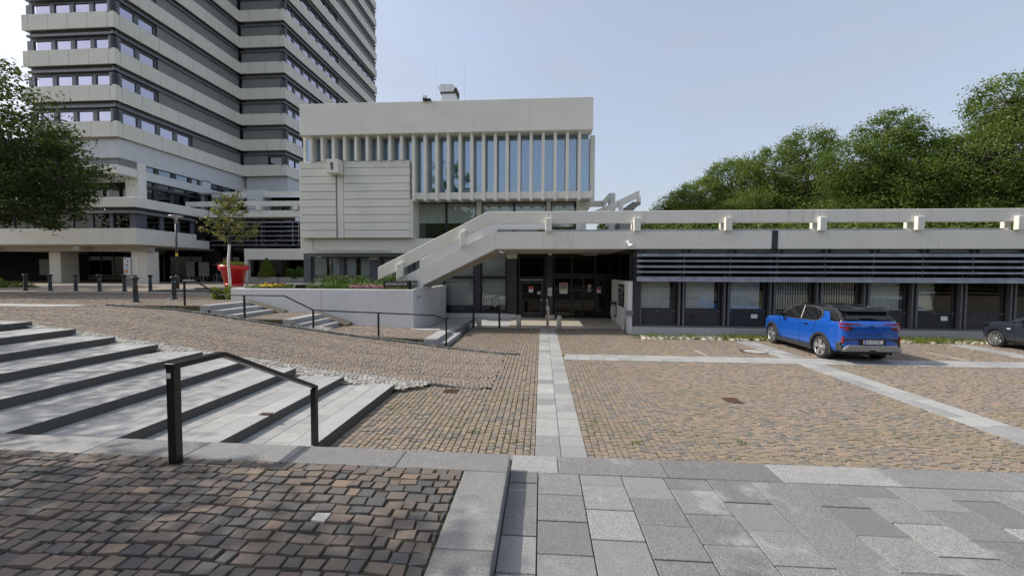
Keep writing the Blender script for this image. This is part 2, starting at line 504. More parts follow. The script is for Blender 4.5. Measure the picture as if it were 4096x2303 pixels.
def pave(name, V, mat, parent, rnd, single=0):
    """nearest `single` setts become parts of their own, the rest one stuff part"""
    n = len(V)
    ctr = V[:, :4].mean(1)
    d = ((ctr[:, 0]) ** 2 + (ctr[:, 1]) ** 2)
    vis = (ctr[:, 1] > 0.5) & (np.abs(ctr[:, 0] + 0.0722 * ctr[:, 1]) < 1.24 * ctr[:, 1]) & ((2.65 - ctr[:, 2]) < 0.73 * ctr[:, 1])
    order = np.argsort(np.where(vis, d, 1e9 + d))
    one = order[:single]; rest = order[single:]
    for i in one:
        c = ctr[i]
        me = np_mesh(name, V[i] - c, SF, mat, np.full(8, rnd[i]))
        o = link(name, me, parent); o.location = c
    if len(rest):
        W = V[rest].reshape(-1, 3)
        F = (SF[None] + 8 * np.arange(len(rest))[:, None, None]).reshape(-1, 4)
        stuff(link(name + '_field', np_mesh(name + '_field', W, F, mat, np.repeat(rnd[rest], 8)), parent))

def strips(x0, x1, y0, y1, wx, ly, along='y', lv=0.25, wv=0.12, inside=None):
    """staggered rows of setts filling a rectangle; rows run along `along`"""
    C = []
    if along == 'y':
        x = x0
        while x < x1 - 0.02:
            w_ = wx * (1 + rng.uniform(-wv, wv))
            if x + w_ > x1 - 0.3 * wx: w_ = x1 - x
            y = y0 - rng.uniform(0, ly)
            while y < y1:
                l = ly * (1 + rng.uniform(-lv, lv))
                if y + l > y1 - 0.3 * ly: l = max(y1 - y, 0.03)
                C.append((x + w_ / 2, y + l / 2, w_ / 2, l / 2)); y += l
            x += w_
    else:
        y = y0
        while y < y1 - 0.02:
            w_ = wx * (1 + rng.uniform(-wv, wv))
            x = x0 - rng.uniform(0, ly)
            while x < x1:
                l = ly * (1 + rng.uniform(-lv, lv))
                if x + l > x1 - 0.3 * ly: l = max(x1 - x, 0.03)
                C.append((x + l / 2, y + w_ / 2, l / 2, w_ / 2)); x += l
            y += w_
    C = np.array(C)
    if inside is not None:
        C = C[inside(C[:, 0], C[:, 1])]
    return C

def slab(name, mat, parent, x0, x1, y0, y1, zt, th=0.06, gap=0.004, rnd=None, bevel=0.004, dz=0.0015):
    zt += R.uniform(-dz, dz)
    return box(name, mat, parent, x0 + gap, x1 - gap, y0 + gap, y1 - gap, zt - th, zt, bevel, R.random() if rnd is None else rnd)

# ================================================================== GROUND
ZX = [-60, -16, -13.4, -11, -9.1, -7.2, -6, -4.7, -3.5, -1.6, 50]
ZN = [1.36, 1.36, 1.30, 1.00, 0.79, 0.51, 0.37, 0.24, 0.13, 0.0, 0.0]
FX = [-60, -16, -13.3, -12.3, -10.6, -8, -5.7, -3.3, -2.4, 50]
FZ = [1.36, 1.36, 1.22, 1.10, 0.87, 0.53, 0.26, 0.04, 0.0, 0.0]
def zramp(x, y):
    x = np.asarray(x, float); y = np.asarray(y, float)
    t = np.clip((y - 9.3) / 4.6, 0, 1)
    return np.interp(x, ZX, ZN) * (1 - t) + np.interp(x, FX, FZ) * t
def yfar(x): return np.interp(x, [-17, -4.2, -2.6, -1.2, -0.6], [13.93, 13.90, 13.55, 13.05, 12.95])
def ynear(x): return np.interp(x, [-17, -10, -3.6, -1.3], [9.75, 9.55, 9.42, 9.1])

struct(link('ground', MB().add([(-900, -60, -0.35), (900, -60, -0.35), (900, 1500, -0.35), (-900, 1500, -0.35)], [(0, 1, 2, 3)]).mesh('ground', M['earth'])))
plaza = struct(link('plaza', MB().box(-3.3, 30, 5.2, 19.6, -0.3, -0.014).mesh('plaza', M['joint'])))
for x0_, x1_, y0_, y1_ in ((-4.88, 3.75, 19.6, 24.0), (30, 70, 5.2, 30.0), (-3.3, 30, -40, 5.2)):
    struct(link('plaza_margin', MB().box(x0_, x1_, y0_, y1_, -0.3, -0.024).mesh('plaza_margin', M['joint']), plaza))
upper = MB().box(-120, -16, 9.0, 120, -0.3, 1.335).box(-16, -13.3, 16.8, 120, -0.3, 1.335).box(-13.3, -4.9, 24.2, 120, -0.3, 1.335).box(-120, -13.2, -40, 9.0, -0.3, 1.333)
upper = struct(link('upper_plaza', upper.mesh('upper_plaza', M['joint'])))
# ramp bed follows the slope
rb = MB(); xs = np.linspace(-16.05, -0.7, 48)
for i in range(len(xs) - 1):
    for j in range(4):
        q = []
        for xx, jj in ((xs[i], j), (xs[i + 1], j), (xs[i + 1], j + 1), (xs[i], j + 1)):
            ya = 8.7 if xx < -3.0 else float(ynear(xx)) - 0.05
            y = ya + (14.0 - ya) * jj / 4
            q.append((xx, y, float(zramp(xx, y)) - 0.014))
        rb.add(q, [(0, 1, 2, 3)])
ramp_o = struct(link('ramp', rb.mesh('ramp', M['joint_dark'])))

# --- plaza setts
PX0, PX1 = -0.08, 0.68            # slab path
flat0 = lambda x, y: np.zeros_like(np.asarray(x, float))
def in_plaza(x, y):
    ok = (x < 1.32 * y + 1.5) & (x > -3.16)
    ok &= ~((x < -1.15) & (y > ynear(x) - 0.02) & (y < yfar(x) + 0.1))
    ok &= ~((x > -0.085) & (x < 0.685) & (y < 19.6))
    ok &= ~((x > 0.6) & (y > 12.40) & (y < 13.26))
    ok &= ~((x > 7.47) & (x < 8.21) & (y < 16.15))
    ok &= ~((x > 15.1) & (x < 15.85) & (y > 6.0) & (y < 16.15))
    ok &= ~((x > 3.8) & (y > 16.55))
    ok &= ~(((x - 7.18) ** 2 + (y - 14.28) ** 2) < 0.20)
    ok &= ~((abs(x - 3.97) < 0.17) & (abs(y - 8.74) < 0.17))
    ok &= ~((abs(x + 2.0) < 0.17) & (abs(y - 8.88) < 0.17))
    return ok
P1 = strips(-3.2, -0.08, 5.6, 19.5, 0.104, 0.118, 'y', inside=in_plaza)
P2 = strips(0.68, 7.5, 5.6, 19.5, 0.104, 0.118, 'y', inside=in_plaza)
P3 = strips(8.2, 25.5, 5.6, 17.0, 0.108, 0.128, 'y', inside=in_plaza)
C = np.concatenate([P1, P2, P3])
g = 0.0035
Vp = setts(C[:, 0], C[:, 1], C[:, 2] - g, C[:, 3] - g, rng.normal(0, 0.03, len(C)), flat0, tilt=0.003)
pave('sett', Vp, M['sett_plaza'], plaza, rng.random(len(C)), 300)

# --- slab path and cross strips
path = struct(link('path', MB().box(PX0 - 0.01, PX1 + 0.01, 5.3, 19.5, -0.2, -0.012).mesh('path', M['joint_dark'])))
y = 5.4
while y < 19.15:
    l = 0.386
    slab('slab', M['slab'], path, PX0, 0.30, y, y + l, 0.004, rnd=R.choice([0.1, 0.45, 0.5, 0.6, 0.7, 0.8, 0.9]))
    slab('slab', M['slab'], path, 0.30, PX1, y + 0.02, y + l + 0.02, 0.004, rnd=R.choice([0.25, 0.4, 0.45, 0.5, 0.6, 0.7]))
    y += l
strip = struct(link('cross_path', MB().box(0.69, 26, 12.41, 13.26, -0.2, -0.015).mesh('cross_path', M['joint_dark'])))
x = 0.70
while x < 24:
    for k in range(2):
        if True:
            slab('slab', M['slab'], strip, x + 0.06 * k, x + 0.06 * k + 0.41, 12.42 + 0.415 * k, 12.42 + 0.415 * (k + 1), 0.004, rnd=R.uniform(0.3, 0.8))
    x += 0.415
for sx, sy0, nm in ((7.47, 5.6, 'parking_strip'), (15.12, 6.5, 'parking_strip')):
    st = struct(link(nm, MB().box(sx, sx + 0.74, sy0, 16.12, -0.2, -0.014).mesh(nm, M['joint_dark'])))
    y = sy0
    while y < 15.9:
        for k in range(2):
            lo_, hi_ = y + 0.07 * k, y + 0.07 * k + 0.49
            if lo_ < 12.42: hi_ = min(hi_, 12.415)
            elif lo_ < 13.26: lo_ = 13.262
            if hi_ - lo_ > 0.03:
                slab('slab', M['slab'], st, sx + 0.365 * k, sx + 0.365 * (k + 1), lo_, hi_, 0.005, rnd=R.uniform(0.2, 0.75))
        y += 0.49
for (x0, y0, x1, y1) in ((5.2, 14.3, 5.27, 13.34), (12.88, 14.62, 12.94, 13.3)):
    o = MB().prism([(x0, y0, 0.001), (x0 + 0.05, y0, 0.001), (x1 + 0.05, y1, 0.001), (x1, y1, 0.001)], (0, 0, 0.007)).build('bay_marking', M['sett_pale'], plaza, rnd=0.9)

# --- ramp setts in scalloped arcs
A_ = []
per = 1.55
for k in range(-30, 260):
    for u in np.arange(9.0, 14.1, 0.102):
        ph = (u / per) % 1.0
        s_ = math.sin(math.pi * ph)
        off = 0.42 * s_
        sl = 0.42 * math.pi / per * math.cos(math.pi * ph)
        A_.append((-16.0 + 0.103 * k + off + R.uniform(-.008, .008), u + R.uniform(-.006, .006), -math.atan(sl)))
A_ = np.array(A_)
ok = (A_[:, 0] > -15.95) & (A_[:, 0] < np.where(A_[:, 1] < 9.3, -1.5, -1.12)) & (A_[:, 1] > ynear(A_[:, 0]) + 0.04) & (A_[:, 1] < yfar(A_[:, 0]) - 0.08)
A_ = A_[ok]
hw = 0.0455
Vr = setts(A_[:, 0], A_[:, 1], np.full(len(A_), hw), np.full(len(A_), hw + 0.002), A_[:, 2], zramp, rise=0.0, tilt=0.003)
pave('sett', Vr, M['sett_ramp'], ramp_o, rng.random(len(A_)), 120)
# pale setts beside the stair ends, banked up from the ramp
C = strips(-15.8, -2.55, 8.55, 9.75, 0.105, 0.105, 'x', 0.2, 0.1)
YE = [8.80, 8.80, 8.85, 8.93, 9.0, 9.05, 9.12, 9.3, 9.42, 9.5, 9.6]
XN = [-3.24, -4.40, -5.55, -6.73, -7.92, -9.08, -10.25, -11.5, -12.85]
yend = lambda x: np.interp(-np.asarray(x), [-v for v in XN], YE[:9])
ok = (C[:, 1] > yend(C[:, 0]) - 0.13) & (C[:, 1] < ynear(C[:, 0]) - 0.03)
ok &= ~((C[:, 0] > -3.0) & (C[:, 1] < 8.75 + (C[:, 0] + 3.0) * 0.9))
C = C[ok]
def zbank(x, y):
    return zramp(x, np.maximum(y, 9.3)) + 0.012 - 0.03 * np.clip((9.3 - y) / 0.6, 0, 1)
Vb = setts(C[:, 0], C[:, 1], C[:, 2] - .005, C[:, 3] - .005, rng.normal(0, 0.12, len(C)), zbank, rise=0.01, jit=0.009, tilt=0.005)
pave('pale_sett', Vb, M['sett_pale'], ramp_o, rng.random(len(C)), 100)
# dark kerb setts along both edges of the ramp
def kerbrow(pts, hgt, parent, single=60):
    V = []
    for (x, y, z, ang) in pts:
        V.append((x, y, z, ang))
    V = np.array(V)
    W = setts(V[:, 0], V[:, 1], np.full(len(V), 0.062), np.full(len(V), 0.05), V[:, 3], lambda x, y: zramp(x, np.clip(y, 9.3, 13.9)), rise=hgt, depth=0.16, tilt=0.003)
    pave('kerb_sett', W, M['sett_kerb'], parent, rng.random(len(V)), single)
pts = []
x = -15.9
while x < -0.75:
    sl = (yfar(x + .05) - yfar(x - .05)) / 0.1
    pts.append((x, float(yfar(x)), 0, math.atan(sl))); x += 0.134 * math.cos(math.atan(sl))
kerbrow(pts, 0.055, ramp_o, 80)
pts = []
x = -2.75
while x < -1.3:
    pts.append((x, float(ynear(x)), 0, -0.13)); x += 0.134
kerbrow(pts, 0.012, ramp_o, 20)
# pale bank beside the far rail
C = np.concatenate([strips(a_, b_, 13.98, 14.5, 0.1, 0.1, 'x', 0.2, 0.1) for a_, b_ in ((-5.6, -3.4), (-9.2, -7.6), (-12.7, -10.9))])
def zfarbank(x, y):
    return zramp(x, 13.9) + 0.05 + np.clip((y - 14.0) / 0.5, 0, 1) * 0.02
Vb = setts(C[:, 0], C[:, 1], C[:, 2] - .005, C[:, 3] - .005, rng.normal(0, 0.12, len(C)), zfarbank, rise=0.01, jit=0.009, tilt=0.005)
pave('pale_sett', Vb, M['sett_pale'], ramp_o, rng.random(len(C)), 0)

# --- upper plaza setts and slab bands
fl = lambda x, y: np.full_like(np.asarray(x, float), 1.36)
U = []
for k in range(0, 130):
    for u in np.arange(9.9, 22.0, 0.105):
        ph = (u / per) % 1.0; s_ = math.sin(math.pi * ph)
        U.append((-29.5 + 0.106 * k + 0.42 * s_, u, -math.atan(0.42 * math.pi / per * math.cos(math.pi * ph))))
U = np.array(U)
bandA = lambda x, y: (y > 13.15 + (x + 17) * 0.02 - (x + 17) * -0.0) & (y < 13.95) & (x < -17.2)
def in_upper(x, y):
    ok = (x < -16.0) | ((x < -13.3) & (y > 16.75) & (y < 17.2))
    ok &= ~((x < -17.3) & (y > 13.2) & (y < 14.0))
    ok &= (x > -1.55 * y)
    return ok
U2 = U.copy(); U2[:, 0] += 13.0
U = np.concatenate([U, U2[(U2[:, 0] > -16.0)]])
U = U[in_upper(U[:, 0], U[:, 1])]
Vu = setts(U[:, 0], U[:, 1], np.full(len(U), .047), np.full(len(U), .047), U[:, 2], fl, tilt=0.003)
pave('sett', Vu, M['sett_ramp'], upper, rng.random(len(U)), 0)
for nm, pts4 in (('slab_band', [(-40, 13.2), (-17.3, 13.2), (-16.3, 13.6), (-17.3, 14.0), (-40, 14.0)]), ('slab_band', [(-60, 22.2), (-19.5, 22.2), (-19.5, 22.8), (-60, 22.8)]), ('slab_band', [(-34, 15.5), (-33.6, 16.1), (-20.0, 22.1), (-20.8, 22.1)])):
    MB().prism([(px, py, 1.34) for px, py in pts4], (0, 0, 0.034)).build(nm, M['slab'], upper, rnd=0.75)
# darker flat beyond
struct(link('forecourt', MB().box(-70, -13.4, 22.9, 60, 1.30, 1.358).mesh('forecourt', M['sett_ramp'], rnd=0.35)))
# two low steps in front of the red planter
st = thing('forecourt_steps', 'two long low dark steps behind the lamp post', 'steps', (-20.5, 23.5, 1.36))
box('step_block', M['riserdark'], st, -23.5, -17.4, 22.95, 25.2, 1.358, 1.47, 0.008)
box('step_block', M['riserdark'], st, -21.6, -16.9, 24.0, 27, 1.47, 1.58, 0.008)

# ================================================================== WIDE STEPS (left)
steps = thing('wide_steps', 'flight of broad shallow grey slab steps beside the cobbled ramp', 'steps', (-8, 6.5, 0))
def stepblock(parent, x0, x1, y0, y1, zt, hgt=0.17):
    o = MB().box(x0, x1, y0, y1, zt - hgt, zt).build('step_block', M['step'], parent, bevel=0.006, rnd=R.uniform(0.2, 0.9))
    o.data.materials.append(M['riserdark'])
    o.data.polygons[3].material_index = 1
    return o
for n_ in range(9):
    zt = 0.15 * (n_ + 1)
    xn = XN[n_]; xb = XN[n_ + 1] if n_ < 8 else xn - 1.2
    y1 = YE[n_]
    y = 3.82; ed = [y]
    while ed[-1] < y1 - 0.9:
        ed.append(min(ed[-1] + R.choice([1.0, 1.0, 1.2]), y1 - 0.4))
    ed.append(y1)
    for a_, b_ in zip(ed[:-1], ed[1:]):
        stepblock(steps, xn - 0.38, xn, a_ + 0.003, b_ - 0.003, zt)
    wrow = (xn - 0.38 - xb) / 2
    for r_ in range(2):
        yy = 3.82 - R.choice([0, 0.12, 0.19])
        while yy < y1 - 0.05:
            slab('slab', M['slab'], steps, xb + r_ * wrow, xb + (r_ + 1) * wrow, max(yy, 3.82), min(yy + 0.385, y1), zt - 0.002, th=0.1, rnd=R.uniform(0.35, 0.8))
            yy += 0.385
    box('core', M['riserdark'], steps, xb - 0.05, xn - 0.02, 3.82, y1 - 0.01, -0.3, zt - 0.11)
box('core', M['riserdark'], steps, -30, XN[8] - 1.25, 3.82, 9.0, -0.3, 1.335)
# hidden flight going down from the terrace to the plaza
fl_ = thing('front_steps', 'granite steps dropping from the terrace edge to the cobbled plaza', 'steps', (4, 4.8, 0))
for i in range(5):
    zt = 0.62 - 0.155 * i
    box('step_block', M['granite'], fl_, -3.2, 12, 4.12 + 0.36 * i + 0.002, 4.12 + 0.36 * (i + 1), -0.3, zt - 0.03, 0.006, R.random()) if zt > 0 else None

# ================================================================== TERRACE (foreground)
zt_l = lambda x: 0.93 + 0.0055 * (-np.asarray(x, float) - 0.28)
terr = struct(link('terrace', MB().prism([(-14, -14, 0.922 + 0.0743), (-0.5, -14, 0.922), (-0.5, 3.46, 0.922), (-14, 3.46, 0.922 + 0.0743)], (0, 0, -1.2)).mesh('terrace', M['joint_dark'])))
C = strips(-6.4, -0.665, 1.30, 3.445, 0.112, 0.128, 'x', 0.3, 0.1)
ok = ~((abs(C[:, 0] + 3.25) < 0.1) & (abs(C[:, 1] - 3.37) < 0.09))
C = C[ok]
wob = 0.022 * np.sin(C[:, 0] * 2.1) + 0.012 * np.sin(C[:, 0] * 5 + C[:, 1] * 3)
yy = np.minimum(C[:, 1] + wob, 3.45 - C[:, 3])
Vt = setts(C[:, 0], yy, C[:, 2] - 0.0035, C[:, 3] - 0.004, rng.normal(0, 0.05, len(C)), lambda x, y: zt_l(x) + 0.006, jit=0.0085, tilt=0.0035, depth=0.04, taper=0.007)
rn = rng.random(len(C)) ** 1.0
wi = int(np.argmin((C[:, 0] + 1.52) ** 2 + (yy - 2.73) ** 2))
pave('sett', np.delete(Vt, wi, 0), M['sett_terrace'], terr, np.delete(rn, wi), 300)
c = Vt[wi][:4].mean(0)
o = link('white_sett', np_mesh('white_sett', Vt[wi] - c, SF, M['sett_pale'], np.full(8, 1.0)), terr); o.location = c; o['label'] = 'single white marble sett'
# kerb stones
def kerbstone(x0, x1, y0, y1, z0, z1, tiltx=True, par=None):
    b = MB().box(x0 + .003, x1 - .003, y0 + .003, y1 - .003, z0, z1)
    if tiltx:
        b.v = [(x, y, z + (float(zt_l(x)) - 0.93 if z > z0 + .01 else 0)) for x, y, z in b.v]
    return b.build('kerb_stone', M['granite'], par, bevel=0.008, rnd=R.random(), seg=2)
x = -0.28
while x > -9:
    kerbstone(x - 1.0, x, 3.45, 3.80, 0.5, 0.93, par=terr); x -= 1.0
for y in (2.45, 1.45, 0.45, -0.55):
    kerbstone(-0.66, -0.28, y, y + 1.0, 0.5, 0.93, False, terr)
terr2 = struct(link('lower_terrace', MB().box(-0.5, 14, -14, 4.10, -0.3, 0.735).mesh('lower_terrace', M['joint_dark'])))
kerbstone(-0.28, 0.17, 3.765, 4.12, 0.3, 0.78, False, terr2)
x = 0.17
while x < 9:
    kerbstone(x, x + 1.01, 3.765, 4.12, 0.3, 0.78, False, terr2); x += 1.01
cols = [(-0.28, -0.02)]
x = -0.02
for i in range(22):
    cols.append((x, x + 0.38)); x += 0.38
for i, (a_, b_) in enumerate(cols):
    if i == 6:
        y = 3.76
        while y > 0.4:
            slab('terrace_slab', M['granite'], terr2, a_, b_, y - 1.25, y, 0.782, rnd=R.uniform(.2, .6)); y -= 1.25
        continue
    y = 3.76; first = 0.365 if i % 2 == 1 else 0.19
    lim = 0.9 if i > 4 else 1.1
    while y > lim:
        slab('terrace_slab', M['granite'], terr2, a_, b_, y - first, y, 0.78, rnd=R.random(), dz=0.003); y -= first; first = 0.365

# ================================================================== HANDRAILS
def rail_post(name, parent, x, y, z0, z1, wx=0.06, wy=0.06):
    return box(name, M['rail'], parent, x - wx / 2, x + wx / 2, y - wy / 2, y + wy / 2, z0, z1, 0.004)
def rail_bar(name, parent, pts, wside, th, axis):
    """flat bar following pts (list of (s, z)); axis 'y' keeps x const, 'x' keeps y const"""
    b = MB()
    fix = wside[0]; hw_ = wside[1] / 2
    low = [(s, z - th) for s, z in pts]
    poly = pts + low[::-1]
    if axis == 'y':
        b.prism([(fix - hw_, s, z) for s, z in poly], (2 * hw_, 0, 0))
    else:
        b.prism([(s, fix - hw_, z) for s, z in poly], (0, 2 * hw_, 0))
    return b.build(name, M['rail'], parent, bevel=0.003)
hr = thing('handrail', 'short black handrail dropping over the terrace kerb, silver sticker on its post', 'handrail', (-3.25, 3.37, 0.94))
p = rail_post('post', hr, -3.25, 3.37, 0.90, 1.785, 0.075, 0.075)
sub('sticker', MB().box(-3.278, -3.238, 3.328, 3.3315, 1.705, 1.75).mesh('sticker', M['paper']), p)
rail_post('post', hr, -3.25, 5.60, 0.0, 0.965, 0.075, 0.075)
rail_bar('rail', hr, [(3.332, 1.835), (3.93, 1.825), (5.64, 1.0)], (-3.25, 0.085), 0.05, 'y')
hr = thing('handrail', 'long black handrail stepping down beside the white planter wall', 'handrail', (-8, 14.08, 0.5))
for x, z0, z1 in ((-3.32, 0.0, 0.95), (-5.76, 0.25, 1.19), (-8.16, 0.45, 1.25), (-10.75, 0.87, 1.76), (-13.05, 1.33, 2.27)):
    rail_post('post', hr, x, 14.08, z0, z1, 0.055, 0.055)
rail_bar('rail', hr, [(-13.09, 2.295), (-12.63, 2.295), (-11.69, 1.79), (-9.23, 1.78), (-8.15, 1.275), (-3.72, 1.137), (-3.29, 0.975)], (14.08, 0.06), 0.04, 'x')

# ================================================================== FAR STEPS AND LANDINGS
far = thing('landing_steps', 'three groups of grey steps with cobbled landings below the white planter wall', 'steps', (-8, 15, 0))
def fstep(x0, x1, y0, y1, zt):
    o = MB().box(x0, x1, y0, y1, zt - 0.4, zt).build('step_block', M['step'], far, bevel=0.006, rnd=R.uniform(.3, .8))
    return o
def skew(x0, x1, y0, y1, zt):
    """step whose near end swings left a little like the photo"""
    return fstep(x0, x1, y0, y1, zt)
fstep(-3.75, -3.30, 14.15, 16.7, 0.15); fstep(-4.1, -3.62, 13.98, 16.16, 0.30)
fstep(-3.75, -3.62, 16.16, 16.7, 0.16)
for grp, y1_ in ((((-8.18, 0.60), (-8.52, 0.76), (-8.86, 0.92)), 16.0), (((-11.0, 1.06), (-11.5, 1.22), (-12.0, 1.39)), 16.1)):
    for i, (xn, zt) in enumerate(grp):
        dpt = grp[0][0] - grp[1][0] + 0.1 if i < 2 else 0.42
        for a_, b_ in ((14.0, 15.0), (15.0, y1_)):
            fstep(xn - dpt, xn, a_ + .002, b_ - .002, zt)
    x0_, z0_ = grp[0][0], grp[0][1] - 0.16; x1_, z1_ = grp[2][0] - 0.4, grp[2][1]
    MB().prism([(x0_ + .3, y1_, z0_ + .02), (x1_, y1_, z1_ + .02), (x1_, 16.5, z1_ + .06), (x0_ + .3, 16.5, z0_ + .1)], (0, 0, -.6)).build('mossy_bank', M['earth'], far)
def landing(x0, x1, z0, z1, y0=14.0, y1=16.5):
    zf = lambda x, y: z0 + (z1 - z0) * (np.asarray(x, float) - x0) / (x1 - x0)
    MB().prism([(x0, y0, z0 - .022), (x1, y0, z1 - .022), (x1, y1, z1 - .022), (x0, y1, z0 - .022)], (0, 0, -0.5)).build('landing_bed', M['joint'], far)
    Q = []
    for k in range(int((x1 - x0) / 0.103) + 6):
        for u in np.arange(y0 + .05, y1, 0.102):
            ph = (u / 1.3) % 1.0; s_ = math.sin(math.pi * ph)
            Q.append((x0 - 0.3 + 0.103 * k + 0.35 * s_, u, -math.atan(0.35 * math.pi / 1.3 * math.cos(math.pi * ph))))
    Q = np.array(Q); Q = Q[(Q[:, 0] > x0 + .04) & (Q[:, 0] < x1 - .04)]
    V = setts(Q[:, 0], Q[:, 1], np.full(len(Q), .046), np.full(len(Q), .047), Q[:, 2], zf, tilt=0.003)
    pave('sett', V, M['sett_ramp'], far, rng.random(len(Q)), 0)
landing(-8.2, -4.1, 0.43, 0.29, 14.0, 16.1)
landing(-8.2, -5.3, 0.43, 0.32, 16.1, 16.49)
landing(-11.0, -9.26, 0.92, 0.91)
landing(-16.0, -12.4, 1.37, 1.375, 14.0, 16.8)
for x0, x1, y0, y1, zt in ((-5.4, -4.1, 16.1, 16.5, 0.31), (-4.85, -3.62, 16.16, 22.0, 0.20)):
    slab('slab', M['slab'], far, x0, x1, y0, y1, zt, 0.3, rnd=0.7)

# ================================================================== BUILDINGS
def fbox(axis, P, s0, s1, d0, d1, z0, z1):
    """box on a facade: s along it, d outward from plane P ('x': faces -Y, 'y': faces +X)"""
    if axis == 'x':
        return MB().box(s0, s1, P - d0, P - d1, z0, z1)
    return MB().box(P + d0, P + d1, s0, s1, z0, z1)

# ------------------------------------------------------------------ office tower
tower = thing('office_tower', 'tall office tower with pale panel bands and dark window strips', 'tower', (-41, 45, 1.35))
PITCHZ = 3.465
segs = [
    ('x', 37.5, [-51.0, -50.33, -48.23, -46.13, -44.03, -41.93, -41.27]),
    ('y', -41.27, [37.5, 38.10, 40.18, 42.27, 44.38, 46.48, 48.60, 50.70, 52.80, 54.25]),
    ('x', 54.25, [-41.27, -39.86, -37.75, -35.66, -34.97]),
    ('y', -34.97, [54.25] + [54.98 + 2.1 * i for i in range(15)] + [85.8]),
]
rest_panel = MB(); rest_dark = MB(); rest_glass = MB()
for si, (ax, P, js) in enumerate(segs):
    for f in range(14):
        zt = 17.19 + PITCHZ * f
        if si == 0: single = f <= 4
        elif si in (1, 2): single = f <= 7
        else: single = None
        for a_, b_ in zip(js[:-1], js[1:]):
            g_ = 0.016
            mb = fbox(ax, P, a_ + g_ if a_ != js[0] else (a_ + 0.132 if si in (1, 3) else a_), b_ - g_ if b_ != js[-1] else b_, -0.13, 0.0, zt - 1.5, zt)
            ymid = (a_ + b_) / 2
            ok = single if single is not None else (zt > 0.40 * ymid - 1.5 and zt < 0.68 * ymid + 1)
            if ok: mb.build('spandrel_panel', M['panel'], tower, bevel=0.012)
            else: rest_panel.add(mb.v, mb.f)
        # slab edge, soffit, casing
        lo, hi = js[0], js[-1]
        e0 = 0.14 if ax == 'y' and si in (1,) else 0.0
        part_band = MB()
        s = fbox(ax, P, lo + 0.02, hi - 0.14, -0.60, -0.135, zt - 1.46, zt - 0.05)
        part_band.add(s.v, s.f)
        (part_band.build('floor_edge', M['dkconc'], tower) if True else None)
        if f < 13:
            c_ = fbox(ax, P, lo + 0.35 * (si == 0), hi - 0.12, -0.30, -0.08, zt + 1.36, zt + 1.57)
            c_.build('sunblind_casing', M['strip'], tower)
            hd = fbox(ax, P, lo + 0.3, hi - 0.3, -0.62, -0.42, zt + 1.12, zt + 1.97)
            rest_dark.add(hd.v, hd.f)
        # openings
        nb = len(js) - 1
        for bi, (a_, b_) in enumerate(zip(js[:-1], js[1:])):
            if f == 13: continue
            if b_ - a_ < 0.9:
                mb = fbox(ax, P, a_, b_, -0.62, -0.40, zt - 0.1, zt + 1.15)
                mb.build('corner_post', M['strip'], tower)
                continue
            if si == 0: kind = 'g'
            elif si == 1: kind = 'g' if (bi <= 2 or (f == 0 and bi <= 4)) else 's'
            elif si == 2: kind = 'g' if (f == 0 and bi == 2) else 's'
            else: kind = 'g' if (a_ < 69.5 or f == 7) else 's'
            ymid = (a_ + b_) / 2
            ok = single if single is not None else (zt + 1.5 > 0.40 * ymid - 1 and zt < 0.68 * ymid + 1)
            mw = 0.22
            if kind == 'g':
                pane = fbox(ax, P, a_ + mw, b_ - mw, -0.56, -0.53, zt - 0.05, zt + 1.14)
                if ok:
                    wo = pane.build('window', M['glass_lilac'], tower)
                    if (si == 1 and R.random() < 0.75) or R.random() < 0.25:
                        sub('blind', fbox(ax, P, a_ + mw, b_ - mw, -0.66, -0.64, zt + R.choice([-0.05, 0.3, 0.5]), zt + 1.14).mesh('blind', M['blind']), wo)
                    fbox(ax, P, b_ - mw, b_ + mw if bi < nb - 1 else b_, -0.60, -0.42, zt - 0.1, zt + 1.14).build('mullion', M['strip'], tower)
                else:
                    rest_glass.add(pane.v, pane.f)
            else:
                sh = fbox(ax, P, a_ + 0.008, b_ - 0.008, -0.30, -0.27, zt - 0.05, zt + 1.38)
                if ok: sh.build('screen_blind', M['shutter'], tower)
                else: rest_dark.add(sh.v, sh.f)
stuff(rest_panel.build('panel_rows', M['panel'], tower)); stuff(rest_dark.build('blind_headers', M['strip'], tower)); stuff(rest_glass.build('window_rows', M['glass_lilac'], tower))
MB().box(-50.3, -42.05, 38.3, 70, 15.8, 66).box(-42.0, -35.75, 55.05, 85.0, 15.8, 66).build('core', M['room'], tower)
# rendered base of the tower
tw = tower
XW = -41.6
box('base_wall', M['tower_white'], tw, -62, XW, 37.9, 56, 13.75, 15.72)
box('base_wall', M['tower_white'], tw, -62, -42.3, 38.4, 40.2, 12.0, 13.75)
box('soffit_band', M['dkconc'], tw, -50.9, -41.45, 37.65, 38.6, 15.60, 15.76)
box('window_strip', M['shutter'], tw, -62, -41.75, 38.05, 38.39, 13.0, 13.75)
MB().box(-41.78, -41.70, 38.1, 39.65, 13.0, 13.75).build('window_strip', M['shutter'], tw)
MB().box(-62, XW, 37.6, 39.7, 12.2, 13.02).build('balcony_front', M['conc'], tw, bevel=0.02)
MB().box(-62, XW - .02, 37.6, 39.7, 12.05, 12.2).build('balcony_soffit', M['soffit'], tw)
MB().box(-43.0, XW, 39.72, 40.65, 9.55, 13.75).build('pillar', M['conc'], tw)
box('recess_wall', M['void'], tw, -62, -43.2, 41.3, 41.6, 9.55, 12.1)
for i in range(7):
    xx = -44.9 - 1.9 * i
    box('window', M['glass'], tw, xx, xx + 1.45, 41.2, 41.23, 9.8, 11.7)
